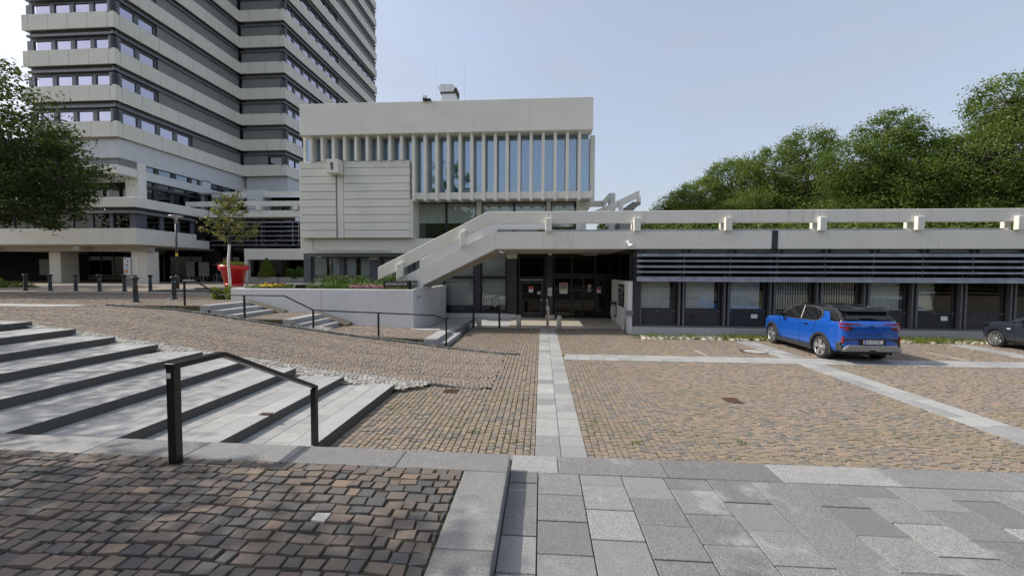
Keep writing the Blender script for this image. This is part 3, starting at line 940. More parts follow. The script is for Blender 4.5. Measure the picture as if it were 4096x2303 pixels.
# side wall with its two window rows
for y0, y1, z0, z1 in ((40.65, 56, 13.66, 13.75), (40.65, 47.85, 12.12, 13.0), (47.85, 49.1, 9.5, 13.75), (49.1, 56, 12.1, 12.85)):
    box('base_wall', M['tower_white'], tw, XW - 0.4, XW + 0.001, y0, y1, z0, z1)
box('void_behind', M['void'], tw, XW - 1.4, XW - 0.75, 40.6, 56, 9.5, 13.7)
for y0, y1 in ((40.7, 41.85), (42.3, 43.9), (44.45, 46.05), (46.55, 47.75), (49.2, 50.6), (51.1, 52.6)):
    box('window', M['glass_sky'], tw, XW - 0.35, XW - 0.32, y0, y1, 13.08, 13.6)
for y0, y1 in ((41.85, 42.3), (43.9, 44.45), (46.05, 46.55), (50.6, 51.1)):
    box('mullion', M['anth'], tw, XW - 0.38, XW - 0.22, y0, y1, 13.0, 13.66)
for y0, y1 in ((40.7, 41.75), (42.2, 43.7), (44.15, 45.7), (46.2, 47.5)):
    box('window', M['glass'], tw, XW - 0.45, XW - 0.42, y0, y1, 9.6, 12.05)
for y0, y1 in ((41.75, 42.2), (43.7, 44.15), (45.7, 46.2), (47.5, 47.9)):
    box('mullion', M['anth'], tw, XW - 0.48, XW - 0.3, y0, y1, 9.5, 12.1)
box('sunblind_casing', M['anth'], tw, XW - 0.28, XW - 0.08, 40.66, 47.7, 11.35, 11.62)
box('downpipe', M['anth'], tw, XW + 0.01, XW + 0.06, 48.25, 48.3, 9.6, 12.2)
box('base_wall', M['tower_white'], tw, -41.2, -35.2, 54.9, 86, 11.0, 15.72)
# two outdoor air conditioners in the corner
for (x, y, z, s, lab) in ((-40.3, 52.6, 12.15, 1.35, 'large beige air conditioner on the link roof by the tower corner'), (-38.6, 52.8, 12.15, 0.8, 'small air conditioner with round fan grille on the link roof')):
    t = thing('air_conditioner', lab, 'air conditioner', (x, y, z))
    box('casing', M['beige'], t, x - 0.55, x + 0.55, y - 0.35, y + 0.35, z, z + s * 1.1, 0.03)
    MB().tube([(x, y - 0.352, z + s * 0.62), (x, y - 0.375, z + s * 0.62)], 0.3 * min(1, s), 20).build('fan_grille', M['anth'], t)
    MB().box(x - .6, x + .6, y - .4, y - .3, z - .12, z - .002).box(x - .6, x + .6, y + .3, y + .4, z - .12, z - .002).build('feet', M['anth'], t)

# ------------------------------------------------------------------ podium block
pod = thing('podium_block', 'low concrete block on thick columns at the foot of the tower', 'building', (-46, 42, 1.36))
XP = -38.6
box('fascia', M['conc'], pod, -90, XP, 36.5, 43.4, 5.14, 6.68, 0.02)
box('fascia', M['conc'], pod, -43, XP, 43.42, 45.2, 5.14, 6.06, 0.02)
box('parapet', M['conc'], pod, -90, XP + 0.03, 36.45, 45.25, 8.69, 9.61, 0.02)
box('floor_slab', M['soffit'], pod, -90, XP - 0.3, 36.9, 47, 5.0, 5.139)
for x0 in (-55.6, -45.6):
    box('beam', M['soffit'], pod, x0, x0 + 0.7, 36.8, 46, 4.6, 4.999, 0.01)
box('edge_beam', M['soffit'], pod, -90, -39.0, 37.9, 38.8, 4.55, 4.997)
for (x0, x1, y0, y1) in ((-41.0, -39.3, 38.2, 39.5), (-50.9, -49.6, 38.9, 40.6), (-63, -61.5, 38.9, 40.5)):
    box('column', M['conc'], pod, x0, x1, y0, y1, 1.3, 4.55, 0.03)
box('back_wall', M['void'], pod, -90, -38, 46.0, 46.3, 1.3, 5.0)
box('core', M['void'], pod, -89, XP - 0.75, 37.25, 46, 6.5, 8.75)
# first floor window band
for i in range(12):
    x1 = -39.55 - 2.1 * i
    wo = box('window', M['glass_dark'], pod, x1 - 1.75, x1, 36.95, 36.98, 6.78, 8.05)
    box('mullion', M['bluegrey'], pod, x1 - 2.1, x1 - 1.75, 36.85, 37.05, 6.68, 8.1)
box('corner_post', M['bluegrey'], pod, -39.55, XP - 0.35, 36.85, 37.4, 6.68, 8.1)
for i in range(3):
    y0 = 37.85 + 1.85 * i
    wo = box('window', M['glass'], pod, XP - 0.45, XP - 0.42, y0 + 0.1, y0 + 1.5, 6.8, 8.0)
    if i < 2: sub('blind', MB().box(XP - 0.7, XP - 0.68, y0 + 0.1 + i * 0.0, y0 + 1.5 - i * 0.95, 6.8, 8.0).mesh('blind', M['blind']), wo)
    box('mullion', M['bluegrey'], pod, XP - 0.5, XP - 0.32, y0 + 1.5, y0 + 1.95, 6.68, 8.1)
box('mullion', M['bluegrey'], pod, XP - 0.5, XP - 0.32, 37.4, 37.95, 6.68, 8.1)
box('header', M['anth'], pod, -90, XP - 0.3, 36.8, 43.3, 8.1, 8.688)
box('sunblind_casing', M['louvre'], pod, -90, XP - 0.05, 36.52, 36.7, 8.12, 8.36)
box('sunblind_casing', M['louvre'], pod, XP - 0.22, XP - 0.04, 36.72, 43.4, 8.12, 8.36)
# dim glass front under the block with two light banners
for i in range(9):
    xx = -39.6 - 1.6 * i
    box('shop_window', M['glass_shade'], pod, xx - 1.45, xx, 45.2, 45.23, 1.5, 4.5)
    box('mullion', M['black'], pod, xx - 1.6, xx - 1.45, 45.15, 45.3, 1.3, 4.6)
for x0, x1 in ((-41.3, -40.3), (-39.8, -38.5)):
    o = box('banner', M['strip'], pod, x0, x1, 44.9, 44.93, 2.0, 3.65)
box('notice_board', M['dkconc'], pod, -57.5, -53.5, 43.0, 43.1, 2.1, 3.9)
# hedge mound at far left handled with the plants

# ------------------------------------------------------------------ link building with louvres
lk = thing('link_building', 'louvred link building between the tower foot and the ribbed block', 'building', (-32, 45, 1.36))
YL = 45.0
box('fascia', M['conc'], lk, -38.4, -18, YL, YL + 1, 8.80, 9.56, 0.02)
box('deck', M['dkconc'], lk, -43, -18, YL + .5, 54, 8.7, 9.0)
box('rail_beam', M['conc'], lk, -41.2, -18, YL - 0.12, YL + 0.18, 10.03, 10.60, 0.02)
for x0 in (-32.5, -28.1, -23.7):
    box('rail_post', M['conc'], lk, x0, x0 + 0.5, YL - 0.3, YL - 0.13, 9.57, 10.3, 0.02)
box('handrail', M['black'], lk, -41, -33, YL + 0.3, YL + 0.34, 10.85, 10.9)
box('core', M['void'], lk, -42, -18, 48.6, 54, 1.3, 12.1)
box('upper_band', M['conc'], lk, -38.4, -18, 47.0, 47.5, 11.45, 12.10, 0.02)
box('roof', M['dkconc'], lk, -42, -18, 47.5, 54.2, 11.9, 12.12)
box('pier', M['tower_white'], lk, -35.2, -33.2, 46.9, 48.4, 9.0, 12.3)
box('pier', M['tower_white'], lk, -39.9, -38.9, 47.2, 48.0, 9.0, 11.9)
box('awning_casing', M['alu'], lk, -39.5, -35.3, 46.75, 46.98, 11.2, 11.43)
box('awning_casing', M['alu'], lk, -33.0, -20, 46.75, 46.98, 11.35, 11.6)
for i in range(8):
    xx = -38 + 2.2 * i
    box('window', M['glass'], lk, xx, xx + 1.9, 48.3, 48.33, 9.2, 11.4)
for i in range(6):
    z = 5.62 + 0.53 * i
    for x0, x1 in ((-38.3, -32.45), (-32.38, -28.0), (-27.93, -23.0)):
        o = MB().prism([(x0, YL - 0.05, z), (x0, YL + 0.25, z + 0.12), (x0, YL + 0.25, z + 0.09), (x0, YL - 0.05, z - 0.03 - (0.1 if i == 5 else 0.06))], (x1 - x0, 0, 0)).build('louvre_blade', M['louvre'], lk)
for x0 in (-32.8, -32.1, -28.4, -27.7):
    box('louvre_rod', M['alu'], lk, x0, x0 + 0.03, YL + 0.02, YL + 0.05, 5.6, 8.3)
box('glazing', M['glass_dark'], lk, -42, -18, 46.2, 46.25, 1.4, 8.7)
box('white_box', M['paper'], lk, -28.1, -27.6, YL + 0.1, YL + 0.3, 8.36, 8.78)
for i in range(7):
    box('mullion', M['anth'], lk, -41 + 2.1 * i, -40.86 + 2.1 * i, 46.1, 46.2, 1.3, 8.7)
box('transom', M['anth'], lk, -42, -33.9, 46.08, 46.22, 3.6, 3.75)
gate = thing('concrete_portal', 'plain concrete portal wall framing a dark opening behind the conifer', 'wall', (-30, 43.7, 1.36))
box('lintel', M['conc'], gate, -33.2, -14, 43.6, 44.1, 3.90, 5.12, 0.02)
box('jamb', M['conc'], gate, -33.2, -32.82, 43.6, 44.1, 1.30, 3.899, 0.02)
box('dark_glazing', M['glass_shade'], gate, -32.8, -14, 44.6, 44.64, 1.36, 3.95)
for x0 in (-29.5, -26.2, -22.8):
    box('mullion', M['black'], gate, x0, x0 + 0.12, 44.5, 44.6, 1.36, 3.9)

# ------------------------------------------------------------------ ribbed main block
mb_ = thing('council_block', 'concrete block with vertical ribs, deep roof fascia and planked wall', 'building', (-5.5, 28, 0.2))
RB = mb_
box('roof_fascia', M['conc'], RB, -13.18, 2.60, 21.7, 22.0, 10.02, 11.68, 0.012)
box('roof', M['dkconc'], RB, -13.1, 2.55, 22.0, 36, 10.22, 11.6)
box('fascia_soffit', M['conc'], RB, -13.18, 2.6, 22.001, 22.6, 10.02, 10.20)
box('core', M['room'], RB, -13.3, 2.1, 23.9, 36, 0.2, 10.2)
box('side_wall', M['conc'], RB, -13.45, -13.3, 22.45, 36, 4.5, 10.2)
box('side_wall', M['conc'], RB, 2.1, 2.5, 23.6, 36, 3.7, 10.2)
# upper glazing strips and ribs
for i in range(9):
    x = -12.70 + 0.6355 * i
    box('rib', M['conc'], RB, x - 0.075, x + 0.075, 21.9, 22.47, 8.68, 10.05, 0.008)
    wo = box('window', M['glass_sky'], RB, x + 0.08, x + 0.555, 22.5, 22.52, 8.72, 10.2)
box('window', M['glass_sky'], RB, -13.40, -12.78, 22.5, 22.52, 8.72, 10.2)
for i in range(15):
    x = -6.955 + 0.6355 * i
    box('rib', M['conc'], RB, x - 0.08, x + 0.08, 21.9, 22.47, 6.47, 10.05, 0.008)
    wo = box('window', M['glass_sky'], RB, x + 0.085, x + 0.55, 22.5, 22.52, 6.93, 10.2)
def vblind(x0, x1, y, z0, z1, pitch=0.09, ang=0.5, skip=None):
    b = MB(); x = x0
    while x < x1:
        if skip is None or not skip(x):
            wdt = pitch * 0.5
            b.add([(x - wdt, y, z0), (x + wdt * .8, y + wdt * ang, z0), (x + wdt * .8, y + wdt * ang, z1), (x - wdt, y, z1)], [(0, 1, 2, 3)])
        x += pitch
    return b
stuff(vblind(-6.9, 2.5, 22.75, 6.9, 10.2, 0.11, 0.6).build('vertical_blinds', M['blind'], RB))
stuff(vblind(-13.4, -7.1, 22.75, 8.7, 10.2, 0.11, 0.6).build('vertical_blinds', M['blind'], RB))
box('sill_band', M['conc'], RB, -6.9, 2.65, 22.0, 22.49, 6.57, 6.92, 0.008)
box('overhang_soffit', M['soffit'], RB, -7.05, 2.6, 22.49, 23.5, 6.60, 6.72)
for i in range(7):
    yy = 22.62 + 0.62 * i
    box('side_fin', M['conc'], RB, 2.56, 2.83, yy, yy + 0.16, 6.45, 10.01, 0.008)
# plank wall
zj = [8.71, 8.33, 7.89, 7.47, 7.05, 6.62, 6.20, 5.77, 5.345, 4.92, 4.49]
for zt, zb in zip(zj[:-1], zj[1:]):
    box('plank', M['plank'], RB, -13.5, -11.42, 22.1, 22.44, zb + 0.012, zt - 0.012, 0.01)
    box('plank', M['plank'], RB, -10.95, -7.22, 22.1, 22.44, zb + 0.012, zt - 0.012, 0.01)
box('plank_backing', M['dkconc'], RB, -13.44, -7.24, 22.20, 22.46, 4.5, 8.70)
box('groove_panel', M['plank'], RB, -11.34, -11.0, 22.15, 22.3, 4.5, 8.0)
sp = MB().box(-11.62, -11.40, 21.5, 22.09, 7.95, 8.68).box(-11.22, -10.96, 21.5, 22.09, 7.95, 8.68).box(-11.40, -11.22, 21.5, 22.09, 8.5, 8.68).box(-11.40, -11.22, 21.5, 22.09, 7.95, 8.10)
sp.build('water_spout', M['plank'], RB)
box('spout_hole', M['void'], RB, -11.40, -11.22, 21.9, 22.0, 8.1, 8.5)
# first floor band and windows
box('floor_band', M['plank'], RB, -13.67, -1.0, 22.4, 22.75, 3.675, 4.49, 0.012)
MB().tube([(-12.95, 22.36, 4.5), (-12.95, 22.36, 3.95), (-12.87, 22.36, 3.8), (-8.4, 22.36, 3.79)], 0.018, 6).build('conduit', M['beige'], RB, True)
box('return_wall', M['plank'], RB, -7.215, -7.07, 22.13, 23.35, 4.49, 6.6)
def window(parent, x0, x1, y, z0, z1, fr=0.06, gm='glass', fm='black', blind=None, depth=0.08, bl=None):
    f_ = MB().box(x0, x0 + fr, y, y + depth, z0, z1).box(x1 - fr, x1, y, y + depth, z0, z1).box(x0 + fr, x1 - fr, y, y + depth, z0, z0 + fr).box(x0 + fr, x1 - fr, y, y + depth, z1 - fr, z1)
    o = f_.build('window', M[fm], parent)
    sub('pane', MB().box(x0 + fr, x1 - fr, y + 0.03, y + 0.05, z0 + fr, z1 - fr).mesh('pane', M[gm]), o)
    if bl: sub('blind', vblind(x0 + fr, x1 - fr, y + 0.10, bl[0], bl[1], bl[2], bl[3], bl[4] if len(bl) > 4 else None).mesh('blind', M[blind]), o)
    return o
for x0, x1 in ((-7.31, -5.48), (-5.48, -3.73), (-3.44, -1.58), (-1.58, 0.25), (0.48, 1.90)):
    window(RB, x0, x1, 23.3, 4.55, 6.62, 0.06, 'glass', 'black', 'curtain', bl=(5.43 if x1 < -3 else 5.2, 6.55, 0.10, 0.3))
for x0, x1 in ((-3.73, -3.44), (0.25, 0.48), (1.91, 2.17)):
    box('column', M['conc'], RB, x0 + .002, x1 - .002, 23.25, 23.6, 4.5, 6.6)
# ground floor (left of the stair)
box('blue_fascia', M['bluesheet'], RB, -13.5, -1.6, 22.8, 23.3, 3.49, 3.67)
box('pillar', M['bluegrey'], RB, -14.04, -13.62, 23.3, 23.9, 1.36, 3.68)
for x0, x1 in ((-11.86, -11.60), (-10.0, -9.35), (-7.72, -7.45)):
    box('pillar', M['bluegrey'], RB, x0, x1, 23.35, 23.8, 0.3, 3.48)
box('pillar_cap', M['beige'], RB, -10.02, -9.46, 23.2, 23.34, 3.32, 3.48)
for x0, x1, sk in ((-13.6, -11.87, lambda x: -12.75 < x < -12.35), (-11.59, -10.02, lambda x: -10.95 < x < -10.7), (-9.34, -7.73, None), (-7.44, -5.6, None)):
    window(RB, x0, x1, 23.45, 2.34, 3.47, 0.07, 'glass', 'bluegrey', 'blind', bl=(2.3, 3.4, 0.10, 0.9, sk))
    window(RB, x0, x1, 23.45, 1.2, 2.33, 0.07, 'glass', 'bluegrey', 'blind', bl=(1.2, 2.3, 0.10, 0.9, sk))
# roof things
rv = thing('roof_vent', 'white flared ventilation cowl standing on the block roof', 'vent', (-5.95, 26.5, 11.6))
MB().box(-6.42, -5.50, 26.0, 26.9, 11.6, 13.9).build('shaft', M['paper'], rv, bevel=0.01)
box('collar', M['bark'], rv, -6.48, -5.45, 25.95, 26.95, 13.9, 13.99)
hood = MB().prism([(-6.46, 25.98, 14.0), (-5.66, 25.98, 14.0), (-5.60, 25.98, 14.12), (-5.50, 25.98, 14.28), (-5.70, 25.98, 14.5), (-6.44, 25.98, 14.5), (-6.66, 25.98, 14.28)], (0, 0.95, 0))
hood.build('hood', M['paper'], rv, bevel=0.01)
for pts in ([(-6.44, 25.965, 14.5), (-6.25, 25.965, 14.3), (-6.25, 25.965, 14.02)], [(-5.72, 25.965, 14.5), (-5.90, 25.965, 14.3), (-5.90, 25.965, 14.02)]):
    MB().tube(pts, 0.015, 5).build('seam', M['alu'], rv)
MB().box(-5.56, -5.44, 26.0, 26.92, 14.0, 14.26).build('outlet', M['rust'], rv)
for i, (x, lab) in enumerate(((-6.2, 'thin lightning rod left of the roof vent'), (-4.55, 'thin lightning rod right of the roof vent'))):
    o = MB().tube([(x, 24.0, 11.55), (x + 0.02 * i, 24.0, 14.65 + 0.12 * i)], 0.012, 6).build('lightning_rod', M['alu'])
    tag(o, lab, 'lightning rod', 'lightning rods on the block roof')
fl = thing('floodlight', 'small floodlight on a bracket at the roof fascia edge', 'floodlight', (-6.1, 21.6, 11.68))
box('lamp_head', M['paper'], fl, -6.31, -6.09, 21.5, 21.62, 11.76, 11.91, 0.01)
box('bracket', M['anth'], fl, -6.34, -5.90, 21.55, 22.0, 11.685, 11.76, 0.01)
MB().tube([(-6.17, 21.6, 11.70), (-6.17, 21.62, 11.60)], 0.03, 8).build('cable_gland', M['black'], fl)

# ------------------------------------------------------------------ entrance wall under the stair
en = thing('entrance_front', 'dark glazed entrance front with a single door and sliding doors', 'entrance', (-0.5, 22.9, 0.1))
struct(link('entrance_slab', MB().box(-1.55, 3.75, 19.5, 23.4, -0.2, 0.10).mesh('entrance_slab', M['soffit'])))
struct(link('entrance_slab', MB().box(-3.5, -1.56, 19.5, 23.4, -0.2, 0.06).mesh('entrance_slab', M['plinth'])))
YE_ = 22.9
box('plinth', M['white'], en, -5.5, -1.4, 22.75, 23.1, 0.06, 0.30, 0.01)
box('plinth', M['white'], en, 0.22, 0.72, 22.72, 23.1, 0.1, 0.26, 0.01)
for x0, x1 in ((-5.55, -3.78), (-3.42, -1.95)):
    window(en, x0, x1, YE_, 2.33, 3.58, 0.07, 'glass', 'black', 'curtain', bl=(2.3, 3.5, 0.1, 0.5))
    window(en, x0, x1, YE_, 0.32, 2.33, 0.07, 'glass', 'black', 'curtain', bl=(0.75, 2.3, 0.1, 0.5))
box('pillar', M['anth'], en, -3.77, -3.43, YE_ - 0.06, YE_ + 0.2, 0.3, 3.62)
box('pillar', M['anth'], en, -1.91, -1.38, YE_ - 0.16, YE_ + 0.3, 0.3, 3.38)
box('pillar_cap', M['beige'], en, -1.93, -1.36, YE_ - 0.2, YE_ + 0.2, 3.385, 3.68)
fr = MB().box(-1.32, -1.21, YE_, YE_ + .1, 0.1, 3.6).box(0.12, 0.25, YE_, YE_ + .1, 0.1, 3.6).box(-1.21, 0.12, YE_, YE_ + .1, 2.14, 2.38).box(-1.21, 0.12, YE_, YE_ + .1, 3.55, 3.62)
fr.build('door_frame', M['black'], en)
d = MB().box(-1.19, -1.08, YE_ - .02, YE_ + .04, 0.13, 2.13).box(-0.01, 0.10, YE_ - .02, YE_ + .04, 0.13, 2.13).box(-1.08, -0.01, YE_ - .02, YE_ + .04, 0.13, 0.36).box(-1.08, -0.01, YE_ - .02, YE_ + .04, 2.02, 2.13)
d = d.build('door', M['anth'], en)
sub('pane', MB().box(-1.08, -0.01, YE_, YE_ + .02, 0.36, 2.02).mesh('pane', M['glass_dark']), d)
sub('handle', MB().box(-0.10, 0.04, YE_ - 0.08, YE_ - 0.05, 1.10, 1.13).mesh('handle', M['alu']), d)
box('transom_window', M['glass_dark'], en, -1.21, 0.12, YE_ + .03, YE_ + .05, 2.38, 3.55)
box('door_closer_bar', M['alu'], en, -1.18, 0.08, YE_ - 0.05, YE_ - .005, 2.19, 2.23)
box('pillar', M['anth'], en, 0.27, 0.64, YE_ - 0.12, YE_ + 0.2, 0.26, 3.62)
box('header', M['black'], en, 0.66, 3.85, YE_ - .02, YE_ + 0.15, 2.35, 2.52)
for x0, x1 in ((0.70, 1.66), (1.66, 2.31), (2.31, 2.99), (2.99, 3.74)):
    window(en, x0, x1, YE_, 0.13, 2.345, 0.055, 'glass_dark', 'black')
for x0, x1 in ((0.70, 1.70), (1.70, 2.95), (2.95, 3.74)):
    window(en, x0, x1, YE_, 2.525, 3.6, 0.05, 'glass_dark', 'black')
box('lobby_back', M['void'], en, -5.6, 3.9, 25.5, 25.6, 0.1, 3.7)
box('lobby_floor', M['room'], en, -5.6, 3.9, 23.1, 25.5, 0.0, 0.09)
for x0 in (1.9, 2.55):
    box('curtain', M['curtain'], en, x0, x0 + 0.14, 24.6, 24.65, 0.3, 1.5)

def flat_sign(name, label, cat, x0, x1, y, z0, z1, mat='paper', th=0.012, group=None):
    t = thing(name, label, cat, ((x0 + x1) / 2, y, z0), group)
    box('board', M[mat], t, x0, x1, y - th, y, z0, z1)
    return t
def ring(cx, cz, y, r, w_, n=24, a0=0, a1=2 * math.pi):
    b = MB()
    for i in range(n):
        t0 = a0 + (a1 - a0) * i / n; t1 = a0 + (a1 - a0) * (i + 1) / n
        b.prism([(cx + math.cos(t) * rr, y, cz + math.sin(t) * rr) for t, rr in ((t0, r - w_), (t0, r), (t1, r), (t1, r - w_))], (0, -0.003, 0))
    return b
def line2(b, x0, z0, x1, z1, y, w_):
    d_ = Vector((x1 - x0, 0, z1 - z0)).normalized(); nn = Vector((-d_.z, 0, d_.x)) * w_ / 2
    b.prism([(x0 - nn.x, y, z0 - nn.z), (x1 - nn.x, y, z1 - nn.z), (x1 + nn.x, y, z1 + nn.z), (x0 + nn.x, y, z0 + nn.z)], (0, -0.003, 0)); return b
def wheelchair(cx, cz, y, s):
    b = ring(cx, cz - 0.12 * s, y, 0.22 * s, 0.05 * s, 20, math.radians(150), math.radians(380))
    b2 = ring(cx - 0.03 * s, cz + 0.38 * s, y, 0.06 * s, 0.06 * s, 12)
    b.add(b2.v, b2.f)
    for p in ((-.03, .3, -.03, .02), (-.03, .17, .14, .17), (-.03, .02, .18, .02), (.18, .02, .24, -.22), (.24, -.22, .31, -.2)):
        line2(b, cx + p[0] * s, cz + p[1] * s, cx + p[2] * s, cz + p[3] * s, y, 0.065 * s)
    return b
def pram(cx, cz, y, s):
    b = MB().prism([(cx - .22 * s, y, cz), (cx + .2 * s, y, cz), (cx + .12 * s, y, cz - .16 * s), (cx - .14 * s, y, cz - .16 * s)], (0, -.003, 0))
    b.prism([(cx - .0 * s, y, cz + .02 * s), (cx + .2 * s, y, cz + .02 * s), (cx + .15 * s, y, cz + .16 * s), (cx + .02 * s, y, cz + .2 * s)], (0, -.003, 0))
    for dx in (-.12, .12):
        r_ = ring(cx + dx * s, cz - .24 * s, y, .06 * s, .03 * s, 10); b.add(r_.v, r_.f)
    line2(b, cx - .22 * s, cz, cx - .32 * s, cz + .08 * s, y, .03 * s)
    return b
t = flat_sign('access_sign', 'white sign with black wheelchair symbol beside the entrance doors', 'sign', 0.35, 0.57, 22.78, 1.575, 1.79)
wheelchair(0.46, 1.67, 22.767, 0.2).build('symbol', M['ink'], t)
t = flat_sign('access_sign', 'white sign with black pram symbol beside the entrance doors', 'sign', 0.35, 0.57, 22.78, 1.34, 1.56)
pram(0.46, 1.49, 22.767, 0.26).build('symbol', M['ink'], t)
t = flat_sign('poster', 'tall poster with red head on the sliding door', 'poster', 1.0, 1.44, 22.895, 1.45, 2.05)
box('print', M['redprint'], t, 1.03, 1.41, 22.879, 22.882, 1.93, 2.02); box('print', M['louvre'], t, 1.03, 1.41, 22.879, 22.882, 1.72, 1.92); box('print', M['petal_yellow'], t, 1.03, 1.28, 22.879, 22.882, 1.62, 1.68)
t = flat_sign('poster', 'small red and white notice on the single door', 'poster', -0.71, -0.47, 22.875, 1.52, 1.84)
MB().prism([(-0.705, 22.86, 1.70), (-0.56, 22.86, 1.68), (-0.475, 22.86, 1.74), (-0.475, 22.86, 1.835), (-0.705, 22.86, 1.835)], (0, -0.003, 0)).build('print', M['redprint'], t)
t = flat_sign('poster', 'red and white notice on the rightmost sliding door', 'poster', 3.05, 3.28, 22.895, 1.5, 1.82)
box('print', M['redprint'], t, 3.055, 3.275, 22.879, 22.882, 1.68, 1.80)
def dogsign(t, cx, cz, y, r):
    ring(cx, cz, y, r, r * 0.22).build('ring', M['redprint'], t)
    b = MB().prism([(cx - .45 * r, y, cz - .05 * r), (cx + .4 * r, y, cz - .05 * r), (cx + .4 * r, y, cz + .25 * r), (cx - .45 * r, y, cz + .2 * r)], (0, -.002, 0))
    for dx in (-.38, -.2, .2, .34): line2(b, cx + dx * r, cz, cx + dx * r, cz - .4 * r, y, .1 * r)
    line2(b, cx + .35 * r, cz + .2 * r, cx + .5 * r, cz + .4 * r, y, .16 * r)
    b.build('dog', M['ink'], t)
    line2(MB(), cx - .7 * r, cz + .7 * r, cx + .7 * r, cz - .7 * r, y - .003, r * .16).build('slash', M['redprint'], t)
t = flat_sign('no_dogs_sign', 'no dogs sticker on the single door', 'sticker', -0.23, -0.06, 22.875, 1.4, 1.575)
dogsign(t, -0.145, 1.488, 22.862, 0.075)
t = flat_sign('no_dogs_sign', 'no dogs sticker on the sliding door below the no smoking sticker', 'sticker', 2.56, 2.73, 22.895, 1.57, 1.735)
dogsign(t, 2.645, 1.652, 22.882, 0.075)
t = flat_sign('no_smoking_sign', 'round no smoking sticker on the sliding door', 'sticker', 2.56, 2.73, 22.895, 1.79, 1.96)
ring(2.645, 1.875, 22.882, 0.078, 0.017).build('ring', M['redprint'], t)
line2(line2(MB(), 2.60, 1.87, 2.68, 1.87, 22.881, 0.014), 2.69, 1.88, 2.69, 1.90, 22.881, .01).build('cigarette', M['ink'], t)
line2(MB(), 2.6, 1.92, 2.69, 1.83, 22.879, 0.013).build('slash', M['redprint'], t)

# low white wall on the right of the entrance
lw = thing('entrance_wall', 'low white wall with a black directory board right of the entrance', 'wall', (3.85, 20, 0))
box('wall', M['white'], lw, 3.75, 3.93, 17.98, 22.3, -0.1, 2.27, 0.015)
db = thing('directory_board', 'black directory board with white lines on the low white wall', 'sign', (3.74, 19.55, 1.06))
box('board', M['ink'], db, 3.725, 3.749, 18.87, 20.25, 1.06, 2.09)
ln = MB()
for i in range(10):
    zz = 1.78 - 0.068 * i
    for y0, l in ((20.1, 0.38 - 0.05 * (i % 3)), (19.45, 0.3 - 0.04 * (i % 4))):
        if (i * 7 + int(y0)) % 5: ln.box(3.721, 3.7245, y0 - l, y0, zz, zz + 0.022)
ln.box(3.721, 3.7245, 19.6, 20.15, 1.88, 1.95); ln.prism([(3.7245, 19.3, 1.83), (3.7245, 19.05, 1.83), (3.7245, 19.2, 2.02)], (-0.0035, 0, 0))
ln.build('print', M['paper'], db)
ab = thing('ash_bin', 'grey wall mounted ash bin beside the directory board', 'ash bin', (3.6, 20.9, 0.5))
box('bin', M['alu'], ab, 3.48, 3.745, 20.75, 21.1, 0.52, 0.98, 0.02); box('hood', M['anth'], ab, 3.46, 3.745, 20.72, 21.13, 1.06, 1.16, 0.02); box('back_plate', M['anth'], ab, 3.72, 3.747, 20.72, 21.13, 0.4, 1.2)
st_ = thing('standpipe', 'grey metal post with clamp in front of the low white wall', 'post', (3.62, 18.1, 0))
MB().tube([(3.62, 17.95, 0.0), (3.62, 17.95, 1.12)], 0.035, 10).build('post', M['louvre'], st_, True)
box('clamp', M['louvre'], st_, 3.66, 3.95, 17.88, 17.97, 0.80, 1.0, 0.01)

# entrance soffit and ceiling camera
cam_t = thing('dome_camera', 'small white dome camera under the entrance soffit', 'camera', (0.42, 20.4, 3.6))
MB().lathe(0.42, 20.4, [(0.09, 3.64), (0.09, 3.57), (0.07, 3.50), (0.03, 3.46)], 16).build('dome', M['paper'], cam_t, True)
MB().lathe(0.42, 20.32, [(0.03, 3.52), (0.03, 3.5), (0.01, 3.48)], 10).build('lens', M['ink'], cam_t)
cam2 = thing('security_camera', 'white security camera on the corner of the long fascia', 'camera', (3.62, 17.4, 3.75))
MB().lathe(3.60, 17.47, [(0.06, 3.84), (0.065, 3.9), (0.05, 3.97)], 14).build('mount', M['paper'], cam2, True)
MB().tube([(3.60, 17.45, 3.86), (3.66, 17.36, 3.80)], 0.03, 8).build('arm', M['paper'], cam2)
MB().tube([(3.60, 17.36, 3.80), (3.76, 17.22, 3.74)], 0.065, 14).build('housing', M['paper'], cam2, True)

# ------------------------------------------------------------------ long wing on the right
wing = thing('office_wing', 'long single storey office wing with louvres and roof terrace rail', 'building', (15, 18, 0))
W = wing
XE = 30.0
for x0, x1 in ((-1.96, 9.40), (9.62, XE)):
    box('fascia', M['conc2'], W, x0, x1, 17.55, 17.85, 3.63, 4.36, 0.012)
box('joint_cover', M['anth'], W, 9.40, 9.62, 17.52, 17.8, 3.62, 4.38)
box('roof_deck', M['dkconc'], W, -2.0, XE, 17.851, 30, 3.9, 4.26)
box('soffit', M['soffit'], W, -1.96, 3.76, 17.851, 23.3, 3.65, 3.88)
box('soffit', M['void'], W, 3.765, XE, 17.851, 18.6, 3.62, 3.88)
px = [0.28 + 3.664 * i for i in range(9)]
for i, x in enumerate(px):
    box('rail_post', M['conc2'], W, x - 0.135, x + 0.135, 17.36, 17.545, 4.365, 4.91, 0.015)
    box('rail_post', M['conc2'], W, x - 0.135, x + 0.135, 17.86, 18.02, 4.27, 4.74, 0.015)
    if i < 8:
        box('rail_beam', M['conc2'], W, x + .004, px[i + 1] - .004, 17.55, 17.80, 4.715, 5.22, 0.012)
        for s0, s1 in ((0.15, 1.9), (1.92, 3.5)):
            box('coping_strip', M['alu'], W, x + s0, x + s1, 17.62, 17.78, 4.38, 4.45 + 0.004 * R.random())
box('plinth', M['plinth'], W, 3.93, XE, 17.80, 18.2, -0.2, 0.31, 0.008)
box('plinth_ledge', M['strip'], W, 3.98, XE, 17.87, 18.3, 0.312, 0.385)
